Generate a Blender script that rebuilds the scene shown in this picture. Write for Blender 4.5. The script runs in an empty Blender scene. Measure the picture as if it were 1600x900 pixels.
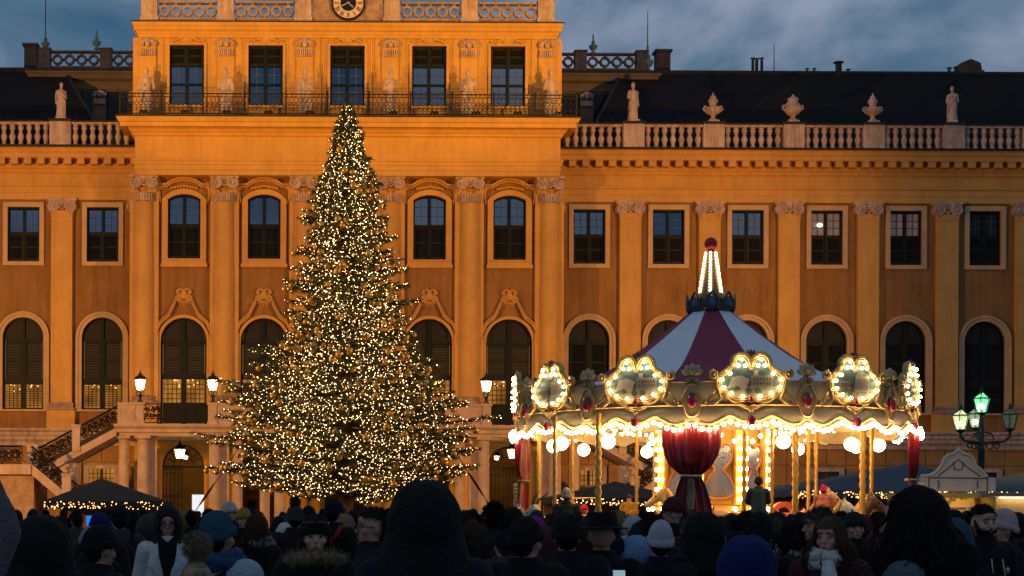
import bpy, bmesh, math, random
import numpy as np
from mathutils import Vector, Matrix, noise as mnoise
R = random.Random(11)
PI = math.pi
rad = math.radians
SC = bpy.context.scene
C = SC.collection
F = 2466.0            # focal length in photo pixels
HC, VH, VX = 1.68, 803.0, 470.0  # eye height, horizon row, column of the level optical axis

def at(px, py, Y):
    """a point of the square seen at a photo pixel, standing Y metres in front of the camera"""
    u = px - .0044 * (VH - py); v = py - .0044 * (px - 800)
    return Vector(((u - VX) * Y / F, Y, HC + (VH - v) * Y / F))
def zv(v, Y): return HC + (VH - v) * Y / F

# ------------------------------------------------------------------ camera
cam = bpy.data.cameras.new('camera'); co = bpy.data.objects.new('camera', cam); C.objects.link(co)
co.location = (0, 0, HC); cam.sensor_width = 36; cam.lens = 36 * F / 1600
co.rotation_euler = (Matrix.Rotation(rad(90), 3, 'X') @ Matrix.Rotation(.0044, 3, 'Z')).to_euler()
cam.shift_x = (800 - VX) / 1600; cam.shift_y = (VH - 1.45 - 450) / 1600; cam.clip_end = 3000; cam.clip_start = .1
SC.camera = co

# ------------------------------------------------------------------ sky: dusk with broken cloud
W = bpy.data.worlds.new('World'); SC.world = W; W.use_nodes = True
nt = W.node_tree; N = nt.nodes; L = nt.links; N.clear()
def nd(t, **k):
    n = N.new(t)
    for a, b in k.items(): setattr(n, a, b)
    return n
SUN_EL, SUN_ROT = rad(-4), rad(200)
sky = nd('ShaderNodeTexSky', sky_type='NISHITA', sun_disc=False, sun_elevation=SUN_EL, sun_rotation=SUN_ROT)
bg1 = nd('ShaderNodeBackground'); bg1.inputs[1].default_value = .05
tint = nd('ShaderNodeMix', data_type='RGBA', blend_type='MULTIPLY'); tint.inputs[0].default_value = 1
tint.inputs[7].default_value = (.28, .55, .80, 1)
L.new(sky.outputs[0], tint.inputs[6]); L.new(tint.outputs[2], bg1.inputs[0])
tc = nd('ShaderNodeTexCoord'); mp = nd('ShaderNodeMapping'); mp.inputs[3].default_value = (2.4, 2.4, 4.2); mp.inputs[1].default_value = (1.1, .3, 2.3)
ns = nd('ShaderNodeTexNoise'); ns.inputs['Scale'].default_value = 1.9; ns.inputs['Detail'].default_value = 5; ns.inputs['Roughness'].default_value = .55; ns.inputs['Distortion'].default_value = .35
rp = nd('ShaderNodeValToRGB'); rp.color_ramp.elements[0].position = .36; rp.color_ramp.elements[1].position = .60
rp.color_ramp.elements[0].color = (.040, .115, .205, 1); rp.color_ramp.elements[1].color = (.26, .315, .425, 1)
e = rp.color_ramp.elements.new(.47); e.color = (.090, .165, .255, 1)
bg2 = nd('ShaderNodeBackground'); bg2.inputs[1].default_value = .98
L.new(tc.outputs['Generated'], mp.inputs[0]); L.new(mp.outputs[0], ns.inputs['Vector']); L.new(ns.outputs[0], rp.inputs[0]); L.new(rp.outputs[0], bg2.inputs[0])
ad = nd('ShaderNodeAddShader'); out = nd('ShaderNodeOutputWorld')
L.new(bg1.outputs[0], ad.inputs[0]); L.new(bg2.outputs[0], ad.inputs[1]); L.new(ad.outputs[0], out.inputs[0])

# the palace floodlights stand on the roofs of the courtyard's side ranges, out of frame on both sides
FLOOD = (1.0, .43, .025)
def flood(x, y, z, tx, ty, tz, power, size, blend, col=FLOOD, r=.5):
    l = bpy.data.lights.new('floodlight', 'SPOT'); l.energy = power; l.color = col; l.spot_size = rad(size); l.spot_blend = blend; l.shadow_soft_size = r
    o = bpy.data.objects.new('floodlight', l); C.objects.link(o); o.location = (x, y, z)
    o.rotation_euler = (Vector((tx, ty, tz)) - Vector((x, y, z))).to_track_quat('-Z', 'Y').to_euler()
XC = 2.51
flood(XC - 27, 64, 25, XC - 4.5, 89, 28.5, 23000, 38, .85, (1, .47, .012))
flood(XC + 27, 64, 25, XC + 4.5, 89, 28.5, 27000, 38, .85, (1, .47, .012))
flood(XC - 36, 50, 9, XC + 14, 89, 15.5, 56000, 92, .7, (1, .42, .05))
flood(XC + 36, 50, 9, XC - 6, 89, 15.5, 45000, 88, .7, (1, .42, .05))

vs = SC.view_settings; vs.view_transform = 'Standard'; vs.look = 'None'; vs.exposure = 0; vs.gamma = 1
SC.render.engine = 'CYCLES'
SC.cycles.use_denoising = True; SC.cycles.max_bounces = 5; SC.cycles.diffuse_bounces = 2; SC.cycles.glossy_bounces = 2
SC.cycles.transparent_max_bounces = 6; SC.cycles.sample_clamp_indirect = 3; SC.cycles.caustics_reflective = False; SC.cycles.caustics_refractive = False

# ------------------------------------------------------------------ materials
MATS = {}
def mat(name, col, rough=.8, metal=0., var=.0, vscale=1.5, bump=0., bscale=30., spec=.4, emit=None, estr=0., sheen=0., alpha=1., streak=0.):
    if name in MATS: return MATS[name]
    m = bpy.data.materials.new(name); m.use_nodes = True; MATS[name] = m
    t = m.node_tree; b = t.nodes['Principled BSDF']
    c = tuple(col) + (1,)
    b.inputs['Base Color'].default_value = c; b.inputs['Roughness'].default_value = rough; b.inputs['Metallic'].default_value = metal
    b.inputs['Specular IOR Level'].default_value = spec
    if sheen: b.inputs['Sheen Weight'].default_value = sheen
    b.inputs['Alpha'].default_value = alpha
    g = None
    if var or bump: g = t.nodes.new('ShaderNodeNewGeometry')
    if var:
        n = t.nodes.new('ShaderNodeTexNoise'); n.inputs['Scale'].default_value = vscale; n.inputs['Detail'].default_value = 6; n.inputs['Roughness'].default_value = .65
        r = t.nodes.new('ShaderNodeValToRGB'); r.color_ramp.elements[0].position = .3; r.color_ramp.elements[1].position = .7
        r.color_ramp.elements[0].color = tuple(x * (1 - var) for x in col) + (1,); r.color_ramp.elements[1].color = tuple(min(1, x * (1 + var)) for x in col) + (1,)
        t.links.new(g.outputs['Position'], n.inputs['Vector']); t.links.new(n.outputs[0], r.inputs[0]); t.links.new(r.outputs[0], b.inputs['Base Color'])
    if streak:
        w = t.nodes.new('ShaderNodeMapping'); w.inputs[3].default_value = (2.6, 2.6, .22); n3 = t.nodes.new('ShaderNodeTexNoise'); n3.inputs['Scale'].default_value = 1.3; n3.inputs['Detail'].default_value = 8; n3.inputs['Roughness'].default_value = .7
        r3 = t.nodes.new('ShaderNodeValToRGB'); r3.color_ramp.elements[0].position = .36; r3.color_ramp.elements[1].position = .58
        k = 1 - streak; r3.color_ramp.elements[0].color = (k, k*.96, k*.92, 1); r3.color_ramp.elements[1].color = (1, 1, 1, 1)
        mx = t.nodes.new('ShaderNodeMix'); mx.data_type = 'RGBA'; mx.blend_type = 'MULTIPLY'; mx.inputs[0].default_value = 1
        t.links.new(g.outputs['Position'], w.inputs[0]); t.links.new(w.outputs[0], n3.inputs['Vector']); t.links.new(n3.outputs[0], r3.inputs[0]); t.links.new(r.outputs[0], mx.inputs[6]); t.links.new(r3.outputs[0], mx.inputs[7]); t.links.new(mx.outputs[2], b.inputs['Base Color'])
    if bump:
        n2 = t.nodes.new('ShaderNodeTexNoise'); n2.inputs['Scale'].default_value = bscale; n2.inputs['Detail'].default_value = 4
        bp = t.nodes.new('ShaderNodeBump'); bp.inputs['Strength'].default_value = bump; bp.inputs['Distance'].default_value = .03
        t.links.new(g.outputs['Position'], n2.inputs['Vector']); t.links.new(n2.outputs[0], bp.inputs['Height']); t.links.new(bp.outputs[0], b.inputs['Normal'])
    if emit:
        b.inputs['Emission Color'].default_value = tuple(emit) + (1,); b.inputs['Emission Strength'].default_value = estr
    return m

# ------------------------------------------------------------------ mesh helper
class MB:
    def __init__(s): s.v = []; s.f = []; s.m = []; s.cur = 0
    def add(s, vs, fs, M=None):
        o = len(s.v)
        if M is not None: vs = [tuple(M @ Vector(p)) for p in vs]
        s.v.extend(tuple(p) for p in vs); s.f.extend(tuple(i + o for i in f) for f in fs); s.m.extend([s.cur] * len(fs)); return s
    def box(s, x0, x1, y0, y1, z0, z1, M=None):
        v = [(x0,y0,z0),(x1,y0,z0),(x1,y1,z0),(x0,y1,z0),(x0,y0,z1),(x1,y0,z1),(x1,y1,z1),(x0,y1,z1)]
        return s.add(v, [(0,3,2,1),(4,5,6,7),(0,1,5,4),(1,2,6,5),(2,3,7,6),(3,0,4,7)], M)
    def prism(s, pts, y0, y1, M=None):
        """outline of (x, z) points extruded along y"""
        a = sum(pts[i][0] * pts[(i+1) % len(pts)][1] - pts[(i+1) % len(pts)][0] * pts[i][1] for i in range(len(pts)))
        if a < 0: pts = pts[::-1]
        n = len(pts); v = [(x, y0, z) for x, z in pts] + [(x, y1, z) for x, z in pts]
        return s.add(v, [tuple(range(n)), tuple(range(2*n-1, n-1, -1))] + [(i, n+i, n+(i+1) % n, (i+1) % n) for i in range(n)], M)
    def lathe(s, prof, seg=16, c=(0,0,0), M=None, cap=True, a0=0, sy=1):
        v = []; f = []; n = len(prof)
        for r, z in prof:
            for k in range(seg):
                a = a0 + 2*PI*k/seg; v.append((c[0]+r*math.cos(a), c[1]+r*math.sin(a)*sy, c[2]+z))
        for i in range(n-1):
            for k in range(seg):
                k2 = (k+1) % seg; f.append((i*seg+k, i*seg+k2, (i+1)*seg+k2, (i+1)*seg+k))
        if cap: f.append(tuple(range(seg-1, -1, -1))); f.append(tuple((n-1)*seg+k for k in range(seg)))
        return s.add(v, f, M)
    def tube(s, path, r, seg=6, cap=True, M=None):
        P = [Vector(p) for p in path]; n = len(P); v = []; f = []
        rr = r if isinstance(r, (list, tuple)) else [r]*n
        ref = None
        for i in range(n):
            d = (P[min(i+1, n-1)] - P[max(i-1, 0)])
            if d.length < 1e-9: d = Vector((0,0,1))
            d.normalize()
            if ref is None: ref = Vector((0,0,1)) if abs(d.z) < .9 else Vector((1,0,0))
            a = d.cross(ref)
            if a.length < 1e-4: a = d.cross(Vector((1,.3,.1)))
            a.normalize(); b = a.cross(d).normalized(); ref = b
            for k in range(seg):
                t = 2*PI*k/seg; v.append(tuple(P[i] + (a*math.cos(t) + b*math.sin(t))*rr[i]))
        for i in range(n-1):
            for k in range(seg):
                k2 = (k+1) % seg; f.append((i*seg+k, i*seg+k2, (i+1)*seg+k2, (i+1)*seg+k))
        if cap: f.append(tuple(range(seg-1, -1, -1))); f.append(tuple((n-1)*seg+k for k in range(seg)))
        return s.add(v, f, M)
    def sphere(s, c, r, seg=12, rings=8, M=None):
        rx, ry, rz = r if isinstance(r, (tuple, list)) else (r, r, r)
        v = [(c[0], c[1], c[2]-rz)]; f = []
        for i in range(1, rings):
            t = -PI/2 + PI*i/rings
            for k in range(seg):
                a = 2*PI*k/seg; v.append((c[0]+rx*math.cos(t)*math.cos(a), c[1]+ry*math.cos(t)*math.sin(a), c[2]+rz*math.sin(t)))
        v.append((c[0], c[1], c[2]+rz)); T = len(v)-1
        for k in range(seg): f.append((0, 1+(k+1) % seg, 1+k)); f.append((T, T-seg+k, T-seg+(k+1) % seg))
        for i in range(rings-2):
            for k in range(seg):
                k2 = (k+1) % seg; f.append((1+i*seg+k, 1+i*seg+k2, 1+(i+1)*seg+k2, 1+(i+1)*seg+k))
        return s.add(v, f, M)
    def annulus(s, c, r0, r1, y0, y1, seg=20, a0=0, a1=2*PI):
        """flat ring in the xz plane, y thick"""
        full = abs(a1-a0-2*PI) < 1e-6; n = seg if full else seg+1; v = []; f = []
        for k in range(n):
            a = a0+(a1-a0)*k/seg; ca, sa = math.cos(a), math.sin(a)
            for r, y in ((r0,y0),(r1,y0),(r1,y1),(r0,y1)): v.append((c[0]+r*ca, c[1]+y, c[2]+r*sa))
        for k in range(seg):
            k2 = (k+1) % n
            for j in range(4):
                j2 = (j+1) % 4; f.append((k*4+j, k*4+j2, k2*4+j2, k2*4+j))
        if not full: f.append((0,3,2,1)); f.append(((n-1)*4, (n-1)*4+1, (n-1)*4+2, (n-1)*4+3))
        return s.add(v, f)
    def course(s, x0, x1, y0, y1, prof):
        """moulding that runs round a rectangular block: prof is (projection, z) from bottom to top"""
        v = []; f = []
        for p, z in prof: v += [(x0-p, y0-p, z), (x1+p, y0-p, z), (x1+p, y1, z), (x0-p, y1, z)]
        for i in range(len(prof)-1):
            for k in range(4):
                k2 = (k+1) % 4; f.append((i*4+k, i*4+k2, (i+1)*4+k2, (i+1)*4+k))
        n = (len(prof)-1)*4
        return s.add(v, f + [(3,2,1,0), (n, n+1, n+2, n+3)])
    def mesh(s, name, mats=None, smooth=0):
        me = bpy.data.meshes.new(name); me.from_pydata(s.v, [], s.f)
        for m in (mats if isinstance(mats, (list, tuple)) else [mats] if mats else []): me.materials.append(m)
        if any(s.m): me.polygons.foreach_set('material_index', s.m)
        if smooth:
            me.polygons.foreach_set('use_smooth', [True]*len(s.f))
            if smooth < 180: me.set_sharp_from_angle(angle=rad(smooth))
        me.update(); return me

def obj(name, data, parent=None, loc=(0,0,0), mats=None, rot=None, smooth=0, scale=None):
    if isinstance(data, MB): data = data.mesh(name, mats, smooth)
    o = bpy.data.objects.new(name, data); C.objects.link(o)
    o.location = loc
    if rot: o.rotation_euler = rot
    if scale: o.scale = scale if isinstance(scale, (tuple, list)) else (scale,)*3
    if parent: o.parent = parent
    return o
def tag(o, label=None, cat=None, group=None, kind=None):
    for k, x in (('label', label), ('category', cat), ('group', group), ('kind', kind)):
        if x: o[k] = x
    return o
def thing(name, label, cat, loc=(0,0,0), rotz=0, group=None, scale=None):
    o = bpy.data.objects.new(name, None); C.objects.link(o); o.location = loc; o.rotation_euler = (0,0,rotz); o.empty_display_size = .2
    if scale: o.scale = (scale,)*3
    return tag(o, label, cat, group)
def recolor(o, *mats):
    """give this object its own materials on shared mesh data"""
    for i, m in enumerate(mats):
        if i < len(o.material_slots): o.material_slots[i].link = 'OBJECT'; o.material_slots[i].material = m
    return o
def dup(root, loc, label=None, rotz=None, parent=None):
    kids = {}
    for o in bpy.data.objects:
        if o.parent: kids.setdefault(o.parent.name, []).append(o)
    def cp(o, par):
        c = o.copy(); C.objects.link(c)
        if par is not None: c.parent = par
        for k in kids.get(o.name, []): cp(k, c)
        return c
    r = cp(root, parent); r.location = loc
    if rotz is not None: r.rotation_euler = (0, 0, rotz)
    if label: r['label'] = label
    return r
def remesh(mb, name, voxel, mats=None, smooth_iter=4, fac=.5):
    """one continuous surface grown round the given overlapping solids"""
    me = mb.mesh(name + '_raw'); o = bpy.data.objects.new('tmp', me); C.objects.link(o)
    m = o.modifiers.new('r', 'REMESH'); m.mode = 'VOXEL'; m.voxel_size = voxel; m.use_smooth_shade = True
    if smooth_iter: s = o.modifiers.new('s', 'SMOOTH'); s.iterations = smooth_iter; s.factor = fac
    dg = bpy.context.evaluated_depsgraph_get(); out = bpy.data.meshes.new_from_object(o.evaluated_get(dg)); out.name = name
    bpy.data.objects.remove(o); bpy.data.meshes.remove(me)
    for x in (mats if isinstance(mats, (list, tuple)) else [mats] if mats else []): out.materials.append(x)
    out.polygons.foreach_set('use_smooth', [True]*len(out.polygons))
    return out
def capsule(mb, p, q, r0, r1, seg=10, sx=1):
    """tapered limb with round ends"""
    p, q = Vector(p), Vector(q); d = q - p; n = d.length
    if n < 1e-6: return mb.sphere(p, r0, seg, 8)
    M = Matrix.Translation(p) @ d.to_track_quat('Z', 'Y').to_matrix().to_4x4()
    pr = [(r0*math.cos(a), -r0*math.sin(a)) for a in (1.5, 1.1, .7, .35)] + [(r0, 0), (r1, n)] + [(r1*math.cos(a), n + r1*math.sin(a)) for a in (.35, .7, 1.1, 1.5)]
    return mb.lathe(pr, seg, M=M)

# plaster, stone and metal of the palace
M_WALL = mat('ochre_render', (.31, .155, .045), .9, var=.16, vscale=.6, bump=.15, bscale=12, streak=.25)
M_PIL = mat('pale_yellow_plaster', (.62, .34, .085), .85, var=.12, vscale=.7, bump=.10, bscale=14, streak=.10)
M_STONE = mat('pale_sandstone', (.58, .42, .33), .85, var=.22, vscale=2.2, bump=.3, bscale=9, streak=.4)
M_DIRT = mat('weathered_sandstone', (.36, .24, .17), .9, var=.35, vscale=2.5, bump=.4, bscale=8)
M_FRAME = mat('dark_green_paint', (.006, .009, .006), .6, spec=.25)
M_SHUT = mat('green_shutter_paint', (.008, .009, .005), .65, var=.2, vscale=5)
M_BAR = mat('grey_glazing_bar', (.07, .07, .065), .6)
M_IRON = mat('black_wrought_iron', (.012, .011, .010), .5, spec=.3)
M_LEAD = mat('dark_lead_flashing', (.022, .020, .019), .7, var=.3, vscale=2)
M_TILE = mat('dark_roof_tile', (.007, .006, .006), .95, var=.45, vscale=6, bump=.5, bscale=6)
M_COPPER = mat('green_copper', (.10, .22, .18), .7, var=.3, vscale=4)
def glass(name, col, rough=.12, emit=None, estr=0, spec=.5, metal=0.):
    return mat(name, col, rough, metal, spec=spec, emit=emit, estr=estr)
M_GLASS = glass('dusk_window_glass', (.20, .27, .34), .06, metal=1)       # coated old panes mirror the evening sky
M_GLASS_C = glass('curtained_window_glass', (.42, .42, .44), .14, metal=1)
M_GLASS_P = glass('pale_blind_glass', (.46, .36, .33), .3)
M_GLASS_D = glass('dark_window_glass', (.012, .014, .014), .1, spec=.3)
M_WOOD = mat('market_stall_wood', (.22, .13, .06), .8, var=.3, vscale=5)
# ================================================================== the palace
YB = 88.4; DW = 1.6                   # block wall plane, wings set back by DW
PAL = thing('palace', 'wide ochre baroque palace with giant columns and roof balustrades', 'palace', (XC, YB, 0))
def pp(name, mb, m, smooth=0, parent=None, loc=(0,0,0)): return obj(name, mb, parent or PAL, loc, m, smooth=smooth)

def seg_arch(cx, w, zs, zt, n=14):
    """points of an arch from the left spring to the right; half circle when zt-zs equals w/2"""
    h = zt - zs; a = w/2; r = (a*a + h*h) / (2*h); zc = zt - r; t = math.asin(min(1, a/r))
    if h >= a - 1e-6: t = PI/2; r = a; zc = zs
    return [(cx + r*math.sin(-t + 2*t*k/n), zc + r*math.cos(-t + 2*t*k/n)) for k in range(n+1)]
def wall_bay(mb, x0, x1, z0, z1, ops, y, d=.32):
    """wall front at depth y with recessed openings (cx, w, zb, zs, zt): real reveals d deep"""
    def q(a, b, c, e): mb.add([(a,y,b),(c,y,b),(c,y,e),(a,y,e)], [(0,1,2,3)])
    z = z0
    for cx, w, zb, zs, zt in sorted(ops, key=lambda o: o[2]):
        l, r = cx-w/2, cx+w/2
        if zb > z: q(x0, z, x1, zb)
        q(x0, zb, l, zs); q(r, zb, x1, zs)
        arc = [(l, zs), (r, zs)] if zt - zs < .02 else seg_arch(cx, w, zs, zt)
        if len(arc) > 2:
            q(x0, zs, l, zt); q(r, zs, x1, zt)
            for (a, za), (b, zb2) in zip(arc, arc[1:]): mb.add([(a,y,za),(b,y,zb2),(b,y,zt),(a,y,zt)], [(0,1,2,3)])
        loop = [(l, zb)] + arc + [(r, zb)]
        for (a, za), (b, zb2) in zip(loop, loop[1:] + loop[:1]): mb.add([(a,y,za),(b,y,zb2),(b,y+d,zb2),(a,y+d,za)], [(3,2,1,0)])
        z = zt
    if z < z1: q(x0, z, x1, z1)

# ---- levels
zW = lambda v, y=DW: zv(v, YB + y)
zB = lambda v, y=0: zv(v, YB + y)
PXW = (YB + DW) / F; PXB = YB / F
wing_win = [13.87 + 4.51*k for k in range(9)]; wing_pil = [11.66 + 4.51*k for k in range(10)]
NL = 3                                # bays kept on the left wing, beyond the frame
# warm rooms behind the lower arched windows: glowing panes with chandelier sparkle
def warm_glass(name, seed, k=1.0):
    m = bpy.data.materials.new(name); m.use_nodes = True; t = m.node_tree; b = t.nodes['Principled BSDF']; b.inputs['Base Color'].default_value = (.03, .018, .006, 1); b.inputs['Roughness'].default_value = .3; b.inputs['Specular IOR Level'].default_value = .15
    g = t.nodes.new('ShaderNodeNewGeometry'); mpn = t.nodes.new('ShaderNodeMapping'); mpn.inputs[1].default_value = (seed*3.1, 0, seed*1.7); t.links.new(g.outputs['Position'], mpn.inputs[0])
    n = t.nodes.new('ShaderNodeTexNoise'); n.inputs['Scale'].default_value = 1.1; n.inputs['Detail'].default_value = 3; t.links.new(mpn.outputs[0], n.inputs['Vector'])
    r = t.nodes.new('ShaderNodeValToRGB'); r.color_ramp.elements[0].position = .30; r.color_ramp.elements[0].color = (.13, .048, .006, 1); r.color_ramp.elements[1].position = .72; r.color_ramp.elements[1].color = (.50, .20, .026, 1)
    t.links.new(n.outputs[0], r.inputs[0]); t.links.new(r.outputs[0], b.inputs['Emission Color']); b.inputs['Emission Strength'].default_value = 1.15*k
    return m
WARM = [warm_glass('lit_room_glass_%d' % i, i, (1, .85, .7)[i]) for i in range(3)]
M_SPARK = mat('chandelier_glow', (1, .8, .5), emit=(1, .62, .24), estr=1.7)

M_GLOW = mat('dim_room_glow', (.05, .03, .01), .5, emit=(1, .48, .12), estr=.14)
WARM_L = list(WARM)
# ---- window kits (built once per kind, then copied with their panes, bars and shutters)
def slats(mb, x0, x1, z0, z1, y, step=.085):
    n = max(2, int((z1-z0)/step))
    for i in range(n):
        z = z0 + (z1-z0)*i/n; h = (z1-z0)/n
        mb.add([(x0,y+.03,z+h*.95),(x1,y+.03,z+h*.95),(x1,y-.02,z+h*.05),(x0,y-.02,z+h*.05)], [(0,1,2,3)])
def window(name, w, h, zs, kind, panes, loc, z2_=None):
    """a double casement: pane rows on one half, louvred shutters on the other; local origin at the sill centre"""
    t = obj(name, None, PAL, loc); a = w/2; y = .18; fw = .09
    fr = MB()
    arc = None if zs >= h - .02 else seg_arch(0, w, zs, h)
    out_ = [(-a, 0)] + ([(-a, h), (a, h)] if arc is None else arc) + [(a, 0)]
    # outer frame as four bars, curved head included
    for (x1, z1), (x2, z2) in zip(out_, out_[1:]):
        d = Vector((x2-x1, 0, z2-z1)); n = Vector((d.z, 0, -d.x)).normalized()*fw
        fr.add([(x1,y-.06,z1),(x2,y-.06,z2),(x2+n.x,y-.06,z2+n.z),(x1+n.x,y-.06,z1+n.z),(x1,y+.12,z1),(x2,y+.12,z2),(x2+n.x,y+.12,z2+n.z),(x1+n.x,y+.12,z1+n.z)],
               [(0,1,2,3),(2,1,5,6),(3,2,6,7),(4,7,6,5)])
    fr.box(-a, a, y-.065, y+.1, 0, .10); fr.box(-.075, .075, y-.085, y+.1, .10, h-.05)
    bk = MB(); bk.prism([(x*.995, z*.995+.01) for x, z in out_], y+.13, y+.16)
    obj('backing', bk, t, mats=M_GLOW if panes in WARM_L else M_GLASS_D)
    def pane_grid(x0, x1, z0, z1, nx, nz, m, bars=M_BAR, gap=.02):
        for i in range(nx):
            for j in range(nz):
                p = MB(); bx0 = x0+(x1-x0)*i/nx+gap; bx1 = x0+(x1-x0)*(i+1)/nx-gap; bz0 = z0+(z1-z0)*j/nz+gap; bz1 = z0+(z1-z0)*(j+1)/nz-gap
                p.box(bx0, bx1, y+.05, y+.065, bz0, bz1); obj('pane', p, t, mats=m)
        b = MB()
        for i in range(1, nx): xx = x0+(x1-x0)*i/nx; b.box(xx-.022, xx+.022, y+.015, y+.075, z0, z1)
        for j in range(1, nz): zz = z0+(z1-z0)*j/nz; b.box(x0, x1, y+.02, y+.07, zz-.022, zz+.022)
        obj('glazing_bar', b, t, mats=bars)
    def shutter(x0, x1, z0, z1, m=None):
        s = MB(); s.box(x0, x0+.06, y-.01, y+.08, z0, z1); s.box(x1-.06, x1, y-.01, y+.08, z0, z1); s.box(x0+.06, x1-.06, y-.008, y+.078, z0, z0+.07); s.box(x0+.06, x1-.06, y-.008, y+.078, z1-.07, z1)
        zm = (z0+z1)/2; s.box(x0+.06, x1-.06, y-.006, y+.076, zm-.04, zm+.04)
        slats(s, x0+.06, x1-.06, z0+.07, zm-.04, y+.02); slats(s, x0+.06, x1-.06, zm+.04, z1-.07, y+.02)
        obj('shutter', s, t, mats=m or M_SHUT)
    if kind == 'upper':                       # panes above, shutters below (middle storey)
        zm = h*.53; fr.box(-a+.05, a-.05, y-.075, y+.1, zm-.07, zm+.07)
        for sx in (-1, 1):
            x0, x1 = (.08, a-.09) if sx > 0 else (-a+.09, -.08)
            pane_grid(x0, x1, zm+.07, h-.12, 2, 3, panes); shutter(x0, x1, .11, zm-.07)
    elif kind == 'attic':                     # blind above, panes below
        zm = h*.67; fr.box(-a+.05, a-.05, y-.075, y+.1, zm-.05, zm+.05); z2 = h*.36; fr.box(-a+.05, a-.05, y-.07, y+.1, z2-.05, z2+.05)
        for sx in (-1, 1):
            x0, x1 = (.08, a-.09) if sx > 0 else (-a+.09, -.08)
            pane_grid(x0, x1, z2+.05, zm-.05, 2, 2, panes); pane_grid(x0, x1, .11, z2-.05, 2, 3, panes); shutter(x0, x1, zm+.05, h-.09)
    elif kind == 'arched':                    # dark fanlight, louvres, tall lower casements
        zl = zs - .1; fr.box(-a+.05, a-.05, y-.075, y+.1, zl-.08, zl+.08); z2 = zl*.40 if z2_ is None else z2_; fr.box(-a+.05, a-.05, y-.07, y+.1, z2-.16, z2+.16)
        fan = MB(); pts = [(x*.9, zl+.08+(z-zl-.0)*.9) for x, z in arc if z > zl]; pts = [(-a+.09, zl+.08)] + pts + [(a-.09, zl+.08)]
        fan.prism(pts, y+.04, y+.06); obj('fanlight', fan, t, mats=M_SHUT); fr.box(-.145, .145, y-.08, y+.1, .102, zl-.081)
        for sx in (-1, 1):
            x0, x1 = (.15, a-.15) if sx > 0 else (-a+.15, -.15)
            shutter(x0, x1, z2+.16, zl-.08)
            if panes is None: shutter(x0, x1, .11, z2-.16)
            else: pane_grid(x0, x1, .11, z2-.16, 4, 10, panes, M_IRON, .005)
    obj('frame', fr, t, mats=M_FRAME)
    return t

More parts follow.
